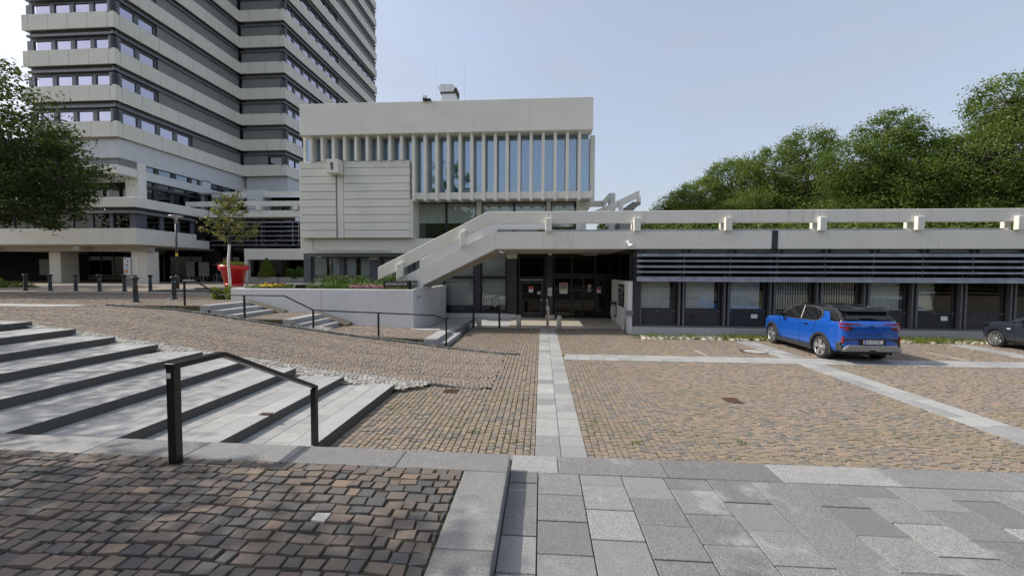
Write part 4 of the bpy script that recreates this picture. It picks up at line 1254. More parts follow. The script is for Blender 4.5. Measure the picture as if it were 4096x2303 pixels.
box('corner_column', M['anth'], W, 3.94, 4.24, 17.93, 18.3, 0.386, 3.62)
box('core', M['room'], W, 4.0, XE, 19.4, 29.5, 0.3, 3.9)
box('side_glazing', M['glass_dark'], W, 3.80, 3.83, 18.3, 22.8, 2.29, 3.6)
box('side_frame', M['black'], W, 3.78, 3.92, 18.0, 18.08, 2.28, 3.62); box('side_frame', M['black'], W, 3.78, 3.92, 20.3, 20.38, 2.28, 3.62)
box('back_panel', M['void'], W, 4.24, XE, 18.35, 18.4, 0.39, 1.1)
xj = [3.98 + 1.866 * i for i in range(14)]
for i, x in enumerate(xj):
    if i > 0:
        box('fin', M['strip'], W, x + 0.0, x + 0.07, 17.92, 18.1, 0.39, 3.5)
        box('fin', M['strip'], W, x + 0.165, x + 0.24, 17.92, 18.1, 0.39, 3.5)
        box('recess', M['black'], W, x - 0.14, x + 0.31, 18.12, 18.3, 0.387, 3.61)
    else:
        box('fin', M['strip'], W, 4.24, 4.29, 17.94, 18.1, 0.39, 3.5)
    x0, x1 = x + 0.30, x + 1.73
    pn = MB().box(x0 - .02, x1 + .04, 18.08, 18.14, 0.39, 0.46).box(x0 - .02, x1 + .04, 18.06, 18.14, 0.95, 1.06).box(x0 - .02, x0 + .05, 18.08, 18.14, .46, .95).box(x1 - .03, x1 + .04, 18.08, 18.14, .46, .95).box(x0 + .05, x1 - .03, 18.11, 18.14, .46, .95)
    pn = pn.build('apron_panel', M['anth'], W)
    for dx in (0.02, 0.7, 1.38):
        sub('bolt', MB().box(x0 + dx, x0 + dx + .03, 18.03, 18.06, 0.99, 1.02).mesh('bolt', M['alu']), pn)
    kind = 'open' if i in (3, 4) else 'full'
    gm = 'glass'
    window(W, x0, x1, 18.08, 1.07, 2.30, 0.04, gm, 'anth', 'blind', bl=(1.08, 2.3, 0.10 if kind == 'open' else 0.085, 1.1 if kind == 'open' else 0.12, None if kind == 'open' else (lambda q, a=x1: q > a - 0.12)))
    box('upper_light', M['glass_dark'], W, x0, x1, 18.12, 18.14, 2.34, 3.55)
box('valance_back', M['anth'], W, 3.98, XE, 17.75, 17.9, 2.30, 2.34)
for i in range(14):
    x0 = 3.985 + 1.866 * i
    MB().prism([(x0, 17.47, 2.275), (x0, 17.53, 2.48), (x0, 17.60, 2.48), (x0, 17.54, 2.275)], (1.858, 0, 0)).build('valance', M['louvre'], W)
for zt, zb, dp in ((3.48, 3.31, .25), (3.17, 3.09, .25), (2.94, 2.85, .25), (2.71, 2.63, .25)):
    for k in range(7):
        x0 = 3.985 + 3.732 * k
        MB().prism([(x0, 17.50, zb), (x0, 17.52, zt - (0.05 if zt > 3.3 else 0)), (x0, 17.52 + dp, zt + .01), (x0, 17.52 + dp, zt - .02), (x0, 17.545, zb)], (3.722, 0, 0)).build('louvre_blade', M['louvre'], W)
for i in range(14):
    x = 3.98 + 1.866 * i
    box('louvre_bracket', M['anth'], W, x + 0.06, x + 0.12, 17.6, 18.1, 2.55, 3.6); box('louvre_bracket', M['anth'], W, x + 0.3, x + 0.34, 17.6, 18.1, 3.46, 3.6)
box('head_rail', M['strip'], W, 3.985, XE, 17.7, 17.8, 3.50, 3.60)
for i, x, z0, z1 in ((0, 8.90, 0.72, 0.89), (1, 14.22, 0.72, 0.88), (2, 16.43, 0.71, 0.89)):
    box('cover_plate', M['paper'], W, x, x + 0.26, 18.05, 18.058, z0, z1)
box('torn_sticker', M['ink'], W, 6.37, 6.66, 18.1, 18.107, 0.66, 0.86)
box('junction_box', M['louvre'], W, 4.02, 4.10, 17.88, 17.928, 3.40, 3.48)
MB().tube([(4.06, 17.9, 3.41), (4.05, 17.9, 3.33), (3.98, 17.9, 3.31), (3.94, 17.9, 3.36), (3.94, 17.9, 3.5)], 0.008, 5).build('cable', M['beige'], W)

# ------------------------------------------------------------------ outdoor stair
stair = thing('outdoor_stair', 'outdoor concrete stair with solid slanted rail beams up to the roof terrace', 'staircase', (-5, 18.3, 1.9))
MB().prism([(-7.18, 17.55, 2.28), (-7.18, 17.55, 2.82), (-2.33, 17.55, 5.22), (0.276, 17.55, 5.22), (0.276, 17.55, 4.715), (-2.22, 17.55, 4.705)], (0, 0.24, 0)).build('rail_beam', M['conc'], stair, bevel=0.012)
MB().prism([(-7.0, 17.56, 1.90), (-7.0, 17.56, 1.96), (-2.12, 17.56, 4.36), (-1.965, 17.56, 4.36), (-1.965, 17.56, 3.635), (-5.2, 17.56, 2.04), (-5.2, 17.56, 1.90)], (0, 0.28, 0)).build('stringer', M['conc2'], stair, bevel=0.012)
MB().prism([(-5.8, 19.2, 2.2), (-5.8, 19.2, 3.2), (-2.42, 19.2, 4.95), (0.25, 19.2, 4.95), (0.25, 19.2, 4.64), (-2.06, 19.2, 4.64), (-2.9, 19.2, 3.85)], (0, 0.22, 0)).build('rail_beam', M['white'], stair, bevel=0.012)
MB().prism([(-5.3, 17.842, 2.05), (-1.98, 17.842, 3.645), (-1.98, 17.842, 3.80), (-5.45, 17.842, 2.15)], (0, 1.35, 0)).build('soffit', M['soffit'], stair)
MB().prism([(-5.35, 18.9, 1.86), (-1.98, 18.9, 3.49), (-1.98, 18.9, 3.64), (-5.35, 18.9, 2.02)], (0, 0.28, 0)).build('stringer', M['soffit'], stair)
for i in range(12):
    xx = -6.8 + 0.39 * i
    box('tread', M['dkconc'], stair, xx, xx + 0.42, 17.845, 19.19, 1.95 + 0.19 * i, 2.02 + 0.19 * i)
for x0, x1, za, zb in ((-6.29, -6.02, 2.93, 3.06), (-3.5, -3.25, 4.31, 4.44)):
    zs = lambda x: 1.96 + (x + 7.0) * (4.36 - 1.96) / 4.88
    MB().prism([(x0, 17.37, zs(x0)), (x1, 17.37, zs(x1)), (x1, 17.37, zb), (x0, 17.37, za)], (0, 0.176, 0)).build('rail_post', M['conc'], stair, bevel=0.012)
MB().prism([(-3.03, 18.95, 3.6), (-2.8, 18.95, 3.6), (-2.8, 18.95, 4.22), (-3.03, 18.95, 4.10)], (0, 0.24, 0)).build('rail_post', M['conc'], stair, bevel=0.012)

# ------------------------------------------------------------------ spiral stair beyond the terrace
spr = thing('spiral_stair', 'concrete spiral stair with curved parapet behind the roof terrace', 'staircase', (4.8, 25.5, 4.2))
MB().box(3.95, 4.30, 24.6, 25.2, 4.2, 7.32).build('shaft', M['conc'], spr, bevel=0.08, seg=3)
MB().prism([(3.60, 24.62, 6.4), (3.95, 24.62, 6.9), (3.95, 24.62, 7.32), (3.60, 24.62, 6.92)], (0, 0.25, 0)).build('parapet', M['conc'], spr)
MB().box(2.85, 3.62, 24.9, 25.1, 6.57, 6.9).build('bridge_beam', M['conc'], spr, bevel=0.01)
par_ = MB(); n_ = 22
for i in range(n_ + 1):
    t = i / n_
    x = 2.75 + 2.83 * t; yq = 24.0 - 0.55 * math.sin(math.pi * t) + 0.2; zc = 6.0 + 1.25 * (t ** 1.25)
    par_.v += [(x, yq, zc - 0.27), (x, yq, zc + 0.12), (x, yq + 0.18, zc + 0.12), (x, yq + 0.18, zc - 0.27)]
for i in range(n_):
    for j in range(4):
        a_, b_ = i * 4 + j, i * 4 + (j + 1) % 4
        par_.f.append((a_, b_, b_ + 4, a_ + 4))
par_.f += [(3, 2, 1, 0), (n_ * 4, n_ * 4 + 1, n_ * 4 + 2, n_ * 4 + 3)]
par_.build('parapet', M['conc'], spr)
box('post', M['conc'], spr, 4.33, 4.56, 23.55, 23.75, 6.05, 6.72, 0.02); box('post', M['conc'], spr, 5.45, 5.64, 24.1, 24.35, 6.5, 7.02, 0.02)
for i in range(4):
    box('tread', M['dkconc'], spr, 4.62 + 0.18 * i, 5.2 + 0.14 * i, 24.0, 25.2, 6.18 + 0.13 * i, 6.28 + 0.13 * i)
box('landing', M['dkconc'], spr, 4.5, 5.3, 24.3, 25.4, 4.3, 6.3)
for i in range(5):
    box('tread', M['dkconc'], spr, 2.9 + 0.1 * i, 3.95, 23.5, 24.6, 4.4 + 0.14 * i, 4.5 + 0.14 * i)

# ------------------------------------------------------------------ planter
pl = thing('planter', 'white rendered planter wall with flower bed beside the stair', 'planter', (-9, 16.6, 0.3))
def pwall(x0, x1, y0, y1, z0=0.0, z1=1.90):
    return box('wall', M['white'], pl, x0, x1, y0, y1, z0, z1, 0.012)
pwall(-13.2, -9.195, 16.5, 16.72); pwall(-9.185, -5.27, 16.5, 16.72); pwall(-5.50, -5.27, 16.721, 22.3); pwall(-13.2, -12.98, 16.721, 22)
box('soil', M['soil'], pl, -12.98, -5.5, 16.72, 23.3, 1.2, 1.84)
MB().prism([(-5.25, 16.5, 0.30), (-5.25, 19.6, 0.03), (-5.25, 23, 0.03), (-5.25, 23, -0.2), (-5.25, 16.5, -0.2)], (1.7, 0, 0)).build('side_ramp', M['slab'], far, rnd=0.4)
ws = thing('wheelchair_sign', 'white sign with wheelchair and arrow on the planter end wall', 'sign', (-5.26, 17.1, 1.36))
box('board', M['paper'], ws, -5.267, -5.258, 16.70, 17.5, 1.36, 1.77)
wc = wheelchair(0.0, 0.0, 0, 0.42)
wc.v = [(-5.257 + y * -1, 16.95 + x * 1.0, 1.55 + z * 0.9) for x, y, z in wc.v]
wc.build('symbol', M['ink'], ws)
ar = MB().box(-5.2575, -5.254, 17.12, 17.42, 1.545, 1.575)
ar.prism([(-5.2575, 17.36, 1.46), (-5.2575, 17.44, 1.56), (-5.2575, 17.36, 1.66), (-5.2575, 17.33, 1.63), (-5.2575, 17.39, 1.56), (-5.2575, 17.33, 1.49)], (0.0035, 0, 0))
ar.build('arrow', M['ink'], ws)
def burger(label, along):
    t = thing('direction_sign', label, 'sign', (-6, 16.62, 1.85) if along == 'x' else (-5.38, 17.2, 1.85))
    b1 = MB(); b2 = MB()
    if along == 'x':
        f = lambda s, d, z: (-6.57 + s, 16.62 + d, z)
    else:
        f = lambda s, d, z: (-5.40 - d, 16.60 + s * 1.05, z)
    def bx(mb, s0, s1, d0, d1, z0, z1):
        P0, P1 = f(s0, d0, z0), f(s1, d1, z1); mb.box(P0[0], P1[0], P0[1], P1[1], P0[2], P1[2])
    for s in (0.0, 1.06): bx(b1, s, s + 0.045, 0, 0.045, 1.80, 2.275)
    bx(b1, 0.045, 1.06, 0.005, 0.04, 2.25, 2.275); bx(b1, 0.045, 1.06, 0.005, 0.04, 1.985, 2.005)
    for s in (0.1, 0.5, 0.95):
        bx(b1, s, s + .03, .01, .03, 2.225, 2.25); bx(b1, s, s + .03, .01, .03, 2.005, 2.025)
    bx(b2, 0.06, 1.045, 0.008, 0.03, 2.025, 2.225)
    b1.build('frame', M['rail'], t); b2.build('board', M['ink'], t)
    p_ = f(0.09, 0.004, 2.082)
    text('lettering', 'B\u00dcRGERCENTER', 0.128, M['paper'], t, p_, (math.pi / 2, 0, 0) if along == 'x' else (math.pi / 2, 0, math.pi / 2), 'LEFT', 0.002, 0.96 if along == 'x' else 1.0)
    tri = MB().prism([f(0.93, 0.006, 2.075), f(1.0, 0.006, 2.125), f(0.93, 0.006, 2.175)], (0, -.004, 0) if along == 'x' else (.004, 0, 0))
    tri.build('arrow', M['paper'], t)
burger('black sign lettered in white facing the square on the planter', 'x')
burger('black sign lettered in white facing the entrance on the planter end', 'y')
bn = thing('planter_bench', 'low grey metal bench top among the flower bed', 'bench', (-10.5, 17.8, 1.84))
box('top', M['louvre'], bn, -11.5, -9.5, 17.5, 18.0, 2.03, 2.09, 0.01)
for x in (-10.75, -10.25, -9.75): box('leg', M['anth'], bn, x, x + 0.06, 17.55, 17.95, 1.84, 2.03)

# ------------------------------------------------------------------ foliage
def leaves(name, pts, size, mat, parent=None, nrm_up=0.35, rnd=None, aspect=0.55):
    """one folded-diamond leaf per point"""
    P = np.asarray(pts, float); n = len(P)
    s = size * rng.uniform(0.6, 1.3, n)[:, None]
    d = rng.normal(0, 1, (n, 3)); d[:, 2] *= 0.6; d /= np.linalg.norm(d, axis=1, keepdims=True)
    up = rng.normal(0, 1, (n, 3)); up[:, 2] += nrm_up * 3
    sd_ = np.cross(d, up); sd_ /= np.linalg.norm(sd_, axis=1, keepdims=True) + 1e-9
    nn = np.cross(sd_, d)
    V = np.empty((n, 4, 3), np.float32)
    V[:, 0] = P - d * s * .5
    V[:, 1] = P + sd_ * s * aspect * .5 + nn * s * .12
    V[:, 2] = P + d * s * .5 - nn * s * .1
    V[:, 3] = P - sd_ * s * aspect * .5 + nn * s * .12
    F = np.arange(4 * n).reshape(-1, 4)
    r_ = rng.random(n) if rnd is None else np.clip(rnd, 0, 1)
    me = np_mesh(name, V, F, mat, np.repeat(r_, 4))
    return link(name, me, parent)

def tree(name, label, x, y, z0, blobs, n, leaf, mat, trunk_r=0.25, trunk_top=None, group=None, barkm='bark', cat='tree', limb=True, fill=0.45, clump=0.23, seed=1):
    """blobs: (dx,dy,z,rx,ry,rz) lobes of the crown. Leaves gather in many small clumps inside the lobes."""
    global rng
    rr = np.random.default_rng(seed); keep = rng; rng = rr
    t = thing(name, label, cat, (x, y, z0), group)
    tb = MB()
    cz = max(b[2] for b in blobs)
    tt = trunk_top or (z0 + (cz - z0) * 0.7)
    tb.tube([(x, y, z0 - 0.1), (x + .05, y, z0 + (tt - z0) * .5), (x, y + .08, tt)], trunk_r, 10, trunk_r * 0.45)
    P = []; RN = []
    vol = np.array([b[3] * b[4] * b[5] for b in blobs]) ** 0.75; vol = vol / vol.sum()
    for b, v in zip(blobs, vol):
        c0 = np.array([x + b[0], y + b[1], b[2]]); rad = np.array(b[3:6])
        k = max(6, int(n * v / 55))
        u = rr.normal(0, 1, (k, 3)); u /= np.linalg.norm(u, axis=1, keepdims=True)
        q = u * (fill + (1 - fill) * rr.random((k, 1)) ** 0.4)
        cc = c0 + q * rad
        if limb:
            st = Vector((x, y, z0 + (tt - z0) * rr.uniform(.55, 1.0)))
            mid = (st + Vector(c0)) / 2 + Vector((rr.normal(0, .2), rr.normal(0, .2), 0.2))
            tb.tube([st, mid, Vector(c0)], [trunk_r * .38, trunk_r * .25, trunk_r * .12], 6)
            for j in range(0, k, 5):
                tb.tube([Vector(c0), (Vector(c0) + Vector(cc[j])) / 2 + Vector((0, 0, .1)), Vector(cc[j])], [trunk_r * .12, trunk_r * .07, trunk_r * .03], 4, cap=False)
        m_ = max(8, int(n * v / k))
        cl = clump * float(np.mean(rad)) * rr.uniform(0.55, 1.25, (k, 1, 1))
        w_ = rr.normal(0, 1, (k, m_, 3)) * cl * np.array([1, 1, 0.6]) * 0.62
        pp = (cc[:, None] + w_)
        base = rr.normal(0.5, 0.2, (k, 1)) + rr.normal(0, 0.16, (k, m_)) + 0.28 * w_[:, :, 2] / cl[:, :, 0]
        P.append(pp.reshape(-1, 3)); RN.append(base.ravel())
    tb.build('trunk', M[barkm], t, True)
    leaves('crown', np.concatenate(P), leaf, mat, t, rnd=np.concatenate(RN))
    rng = keep
    return t

G = 'large trees behind the office wing'
tree('broadleaf_tree', 'tallest tree behind the wing at the right edge, loose sunlit top', 39.5, 36, 0, [(-2.5, 0, 16.3, 2.6, 2.6, 2.2), (0, 0, 13.5, 4.5, 4, 3.2), (-4, 0, 11.5, 3.6, 3.5, 3.0), (1, 0, 9, 5.5, 4, 3), (-4.5, 1, 7, 4.0, 3.5, 2.6), (2.5, 0, 16, 3, 3, 2.2)], 80000, 0.21, M['leaf_mid'], 0.45, group=G, seed=11)
tree('broadleaf_tree', 'broad dark tree behind the wing, second from the right edge', 30.3, 38, 0, [(-0.8, 0, 14.4, 2.4, 2.5, 2.0), (2.2, 0, 13.0, 2.5, 2.5, 2), (-3, 0, 11.8, 3.2, 3, 2.6), (0.5, 0, 10, 4.5, 4, 3), (-2, 0, 7, 5, 4, 3), (3, 0, 7.5, 4, 4, 3)], 80000, 0.20, M['leaf_dark'], 0.4, group=G, seed=12)
tree('broadleaf_tree', 'rounded green tree in the middle of the row behind the wing', 29.0, 47, 0, [(-0.5, 0, 15.7, 2.8, 3, 2.4), (-4, 0, 13.6, 3.4, 3, 2.6), (-1, 0, 11, 5, 4, 3.4), (-5, 0, 9, 4.5, 4, 3), (0, 0, 7.0, 6, 4, 3)], 66000, 0.22, M['leaf_mid'], 0.4, group=G, seed=13)
tree('broadleaf_tree', 'bushy tree behind the wing left of the middle tree', 23.0, 52, 0, [(0, 0, 13.8, 3.2, 3, 2.5), (-3.5, 0, 11.8, 3.2, 3, 2.4), (1, 0, 10, 5, 4, 3), (-3, 0, 8, 4.6, 4, 3)], 52000, 0.23, M['leaf_mid'], 0.4, group=G, seed=14)
tree('broadleaf_tree', 'smaller pale tree behind the wing near the left end of the row', 19.6, 58, 0, [(0, 0, 12.2, 3.0, 3, 2.0), (-2.5, 0, 10.4, 2.8, 3, 2.2), (1, 0, 9, 4.5, 4, 3), (-2, 0, 7, 4, 4, 3)], 36000, 0.25, M['leaf_bush'], 0.35, group=G, seed=15)
tree('broadleaf_tree', 'distant low tree top just showing over the terrace rail by the spiral stair', 11.0, 66, 0, [(0, 0, 9.6, 2.2, 2.2, 1.8), (3.8, 0, 9.8, 2.4, 2, 1.7), (1.5, 0, 8, 5, 3, 2)], 14000, 0.26, M['leaf_mid'], 0.3, group=G, seed=16)
tree('broadleaf_tree', 'big tree at the left edge hanging in front of the podium', -31.8, 20.5, 1.36, [(0, 0, 11.8, 3.9, 3.5, 2.6), (3.2, -.3, 9.4, 2.9, 3.0, 2.0), (5.2, -.5, 7.9, 2.9, 2.4, 1.5), (6.6, -.5, 7.2, 2.0, 1.6, 1.1), (2.5, 0, 7.2, 3.6, 3.4, 1.9), (4.6, -.6, 5.7, 2.6, 2.0, 1.1), (-3, 0, 9, 4, 4, 3.5)], 42000, 0.20, M['leaf_deep'], 0.42, seed=17, clump=0.24, fill=0.5)
# trees outside the frame on the left whose shade falls on the steps and terrace
tree('broadleaf_tree', 'shade tree standing left of the wide steps', -19.5, 5.5, 1.36, [(0, 0, 9.5, 3.4, 3.0, 2.2), (2.0, -1.5, 8.0, 3.2, 2.6, 1.8), (-2, 1.2, 8.0, 3, 2.5, 2)], 9000, 0.22, M['leaf_dark'], 0.3, seed=18, clump=0.3)
tree('broadleaf_tree', 'shade tree standing at the left end of the terrace', -13.0, 0.6, 1.0, [(0, 0, 8.2, 3.2, 2.6, 2.0), (1.4, 1.6, 6.9, 2.5, 1.9, 1.5), (-1.0, -2.0, 9.0, 3, 2.5, 2), (4.0, 0.6, 7.5, 2.2, 1.6, 1.2)], 11000, 0.2, M['leaf_dark'], 0.28, seed=19, clump=0.3)
tree('broadleaf_tree', 'tall tree far behind the viewpoint reflected in the ribbed windows', -15, -22, 0.9, [(0, 0, 9, 5, 4, 4), (1, 0, 14, 4.5, 4, 4), (0, 0, 18.5, 3.2, 3, 3.2), (-2, 0, 6, 5, 4, 3)], 9000, 0.5, M['leaf_dark'], 0.4, seed=20)
tree('broadleaf_tree', 'shade tree beyond the left edge near the forecourt', -48.5, 27, 1.36, [(0, 0, 15, 4, 4, 3), (0, 1, 11, 5.5, 5, 3.5), (1, -3, 8, 5, 4, 2.5)], 12000, 0.4, M['leaf_deep'], 0.4, seed=21)
bh = thing('brick_building', 'long brick building behind the viewpoint across the square', 'building', (0, -36, 0.9))
box('wall', M['brickwall'], bh, -80, 80, -46, -36, 0, 8.5); box('roof', M['rust'], bh, -80.5, 80.5, -46.5, -35.5, 8.5, 9.0)
nb_ = 42000
tx_ = rng.uniform(-75, 75, nb_); top_ = 9.5 + 2.2 * np.sin(tx_ * 0.31) + 1.6 * np.sin(tx_ * 0.83 + 1)
tl_ = np.stack([tx_, -27 + rng.normal(0, 1.6, nb_), 0.5 + top_ * rng.random(nb_) ** 0.8], 1)
stuff(tag(leaves('treeline', tl_, 0.75, M['leaf_dark']), 'dense far off belt of trees behind the viewpoint', 'trees'))
hd = thing('hedge', 'long dense hedge band seen through the gap under the terrace rail', 'hedge', (24, 33, 0))
hp = np.stack([rng.uniform(4.5, 46, 30000), 33 + rng.normal(0, 0.7, 30000), rng.uniform(2.0, 7.0, 30000)], 1)
hp[:, 2] *= 1 - 0.12 * np.sin(hp[:, 0] * 1.3) ** 2
leaves('foliage', hp, 0.27, M['leaf_mid'], hd)
hs = MB()
for i in range(20):
    hs.tube([(5 + 2.1 * i, 33, 0), (5.2 + 2.1 * i, 33.1, 5)], 0.06, 5)
hs.build('stems', M['bark'], hd)
bk = thing('brick_building', 'red brick building glimpsed behind the trees at right', 'building', (44, 46, 0))
box('wall', M['brickwall'], bk, 30, 62, 44, 56, 0, 12.5); box('roof', M['rust'], bk, 29.5, 62.5, 43.6, 56.4, 12.5, 12.9)
for i in range(8):
    for z in (5.5, 8.8):
        wo = box('window', M['paper'], bk, 32 + 3.6 * i, 33.4 + 3.6 * i, 43.9, 43.99, z, z + 1.7)
        sub('pane', MB().box(32.1 + 3.6 * i, 33.3 + 3.6 * i, 43.88, 43.895, z + .1, z + 1.6).mesh('pane', M['glass_dark']), wo)

# young tree with limewashed trunk
yt = thing('young_tree', 'slim young tree with white limewashed trunk in front of the red planter', 'tree', (-15.0, 18.7, 1.38))
MB().tube([(-15.02, 18.7, 1.3), (-14.98, 18.7, 2.2), (-15.05, 18.7, 3.0), (-14.96, 18.7, 3.92)], 0.062, 10, 0.055).build('trunk', M['limewash'], yt, True)
tb = MB(); tips = []
lead = [(-14.96, 18.7, 3.9), (-15.0, 18.7, 4.6), (-14.96, 18.72, 5.4), (-14.75, 18.7, 6.3)]
tb.tube(lead, 0.035, 7, 0.01)
for i in range(30):
    t = i / 29
    z = 3.95 + 2.15 * t; a_ = i * 2.4; L_ = (1.55 - 1.1 * t) * R.uniform(.7, 1.05)
    x0 = -14.97 + 0.2 * max(0, t - .6); e_ = Vector((x0 + L_ * math.cos(a_), 18.7 + L_ * .8 * math.sin(a_), z + 0.30 * L_ + R.uniform(-.1, .15)))
    s_ = Vector((x0, 18.7, z)); md = s_.lerp(e_, .55) + Vector((0, 0, .05))
    tb.tube([s_, md, e_], [0.016, 0.01, 0.004], 5)
    for k in range(22):
        q = s_.lerp(e_, R.uniform(.3, 1.05)); tips.append((q.x, q.y, q.z))
tb.build('limbs', M['bark'], yt, True)
tp = np.repeat(np.array(tips), 3, 0); tp += rng.normal(0, 0.075, tp.shape)
leaves('crown', tp, 0.12, M['leaf_young'], yt, rnd=rng.random(len(tp)))

def bush(name, label, cx, cy, cz, rx, ry, rz, n, size, mat, cat='shrub'):
    t = thing(name, label, cat, (cx, cy, cz))
    u = rng.normal(0, 1, (n, 3)); u /= np.linalg.norm(u, axis=1, keepdims=True); u[:, 2] = np.abs(u[:, 2])
    q = u * (0.55 + 0.45 * rng.random((n, 1)) ** .5) * np.array([rx, ry, rz]) * (0.8 + 0.25 * np.sin(u[:, :1] * 7 + u[:, 1:2] * 5))
    leaves('foliage', q + np.array([cx, cy, cz]), size, M[mat], t)
    s = MB()
    for i in range(7):
        a_ = i * 0.9; s.tube([(cx, cy, cz - .05), (cx + rx * .5 * math.cos(a_), cy + ry * .5 * math.sin(a_), cz + rz * .6)], 0.012, 5)
    s.build('stems', M['bark'], t)
    return t
bush('low_bush', 'low yellow green bush at the foot of the young tree', -14.6, 17.9, 1.36, 0.85, 0.7, 0.62, 3200, 0.10, 'leaf_bush')
# red planter
rp = thing('flower_pot', 'large red plastic flower pot with bedding flowers', 'flower pot', (-25.45, 32.2, 1.36))
MB().lathe(-25.45, 32.2, [(0.66, 1.58), (0.92, 2.68), (1.06, 2.70), (1.10, 3.10), (1.03, 3.10), (1.0, 2.95)], 40).build('pot', M['red'], rp, True)
MB().lathe(-25.45, 32.2, [(0.66, 1.36), (0.67, 1.6)], 40).build('base', M['red'], rp, True)
a_ = rng.uniform(0, 6.28, 1500); r_ = 1.0 * np.sqrt(rng.random(1500))
hgt = 0.34 * np.exp(-((r_ * np.cos(a_) - 0.0) ** 2) / 0.25) * rng.random(1500)
leaves('foliage', np.stack([-25.45 + r_ * np.cos(a_), 32.2 + r_ * np.sin(a_), 3.05 + hgt], 1), 0.16, M['leaf_bush'], rp)
def petals(name, pts, s, mat, parent):
    return leaves(name, pts, s, mat, parent, aspect=0.9)
petals('flowers', np.array([(-25.75 + R.gauss(0, .12), 31.9, 3.45 + R.gauss(0, .07)) for _ in range(30)] + [(-25.3 + R.gauss(0, .1), 31.5, 3.25 + R.gauss(0, .05)) for _ in range(20)]), 0.10, M['petal_orange'], rp)
petals('flowers', np.array([(-26.3 + R.gauss(0, .2), 31.7, 3.15 + R.gauss(0, .06)) for _ in range(50)] + [(-24.6 + R.gauss(0, .2), 31.7, 3.15 + R.gauss(0, .06)) for _ in range(50)]), 0.10, M['petal_dark'], rp)
# conifer and shrub in concrete troughs before the portal
t = thing('dwarf_conifer', 'small cone shaped conifer in a concrete trough under the portal', 'conifer', (-29.6, 42.2, 1.36))
u = rng.random(4500); aa = rng.uniform(0, 6.28, 4500); rad = 0.92 * (1 - u) ** 0.8 * (0.75 + .25 * rng.random(4500))
leaves('foliage', np.stack([-29.6 + rad * np.cos(aa), 42.2 + rad * np.sin(aa), 2.0 + 2.05 * u], 1), 0.15, M['leaf_bush'], t)
MB().tube([(-29.6, 42.2, 1.9), (-29.6, 42.2, 3.6)], 0.06, 6).build('trunk', M['bark'], t)
bush('broad_shrub', 'broad dark shrub in a concrete trough right of the conifer', -26.2, 42.2, 1.9, 1.6, .8, 1.2, 3500, 0.2, 'leaf_flower')
for x0, x1, lab in ((-31.0, -28.0, 'grey concrete trough holding the small conifer'), (-27.9, -24.2, 'grey concrete trough holding the broad shrub')):
    t = thing('plant_trough', lab, 'trough', ((x0 + x1) / 2, 42.2, 1.36)); box('trough', M['dkconc'], t, x0, x1, 41.6, 42.8, 1.3, 1.98, 0.03); box('soil', M['soil'], t, x0 + .1, x1 - .1, 41.7, 42.7, 1.9, 1.985)
bush('ground_bush', 'dark planted mound beside the bollards at the left edge', -41.5, 27.5, 1.36, 4.2, 1.0, 0.8, 3500, 0.14, 'leaf_dark')
# planter bed plants
bp = np.stack([rng.uniform(-10.2, -6.8, 6000), rng.uniform(16.76, 20.5, 6000), 1.86 + np.abs(rng.normal(0, 0.13, 6000))], 1)
bp2 = np.stack([rng.uniform(-12.9, -10.8, 1100), rng.uniform(16.8, 19, 1100), 1.86 + np.abs(rng.normal(0, 0.09, 1100))], 1)
tallc = np.array([(-10.0, 18.6), (-9.5, 18.8), (-8.7, 19.0), (-7.0, 19), (-6.9, 18.2)])
ti = rng.integers(0, 5, 1400)
tl = np.stack([tallc[ti, 0] + rng.normal(0, .22, 1400), tallc[ti, 1] + rng.normal(0, .25, 1400), 1.9 + 0.55 * rng.random(1400)], 1)
o = leaves('bed_plants', np.concatenate([bp, bp2, tl]), 0.11, M['leaf_flower']); stuff(tag(o, 'green bedding plants filling the white planter', 'plants'))
yg = np.stack([rng.uniform(-6.75, -5.55, 1500), rng.uniform(16.76, 18, 1500), 1.86 + np.abs(rng.normal(0, .08, 1500))], 1)
o = leaves('ground_cover', yg, 0.10, M['leaf_bush']); stuff(tag(o, 'yellow green ground cover around the lettered sign', 'plants'))
pk = np.stack([rng.uniform(-8.1, -6.5, 900), rng.uniform(16.76, 17.3, 900), 1.95 + np.abs(rng.normal(0, .06, 900))], 1)
o = petals('pink_flowers', pk, 0.055, M['petal_pink'], None); stuff(tag(o, 'pink flowers along the planter edge', 'flowers'))
yk = np.stack([rng.uniform(-12.3, -11.3, 160), rng.uniform(16.8, 17.6, 160), 1.98 + np.abs(rng.normal(0, .06, 160))], 1)
o = petals('yellow_flowers', yk, 0.085, M['petal_yellow'], None); stuff(tag(o, 'yellow pansies at the left end of the planter', 'flowers'))

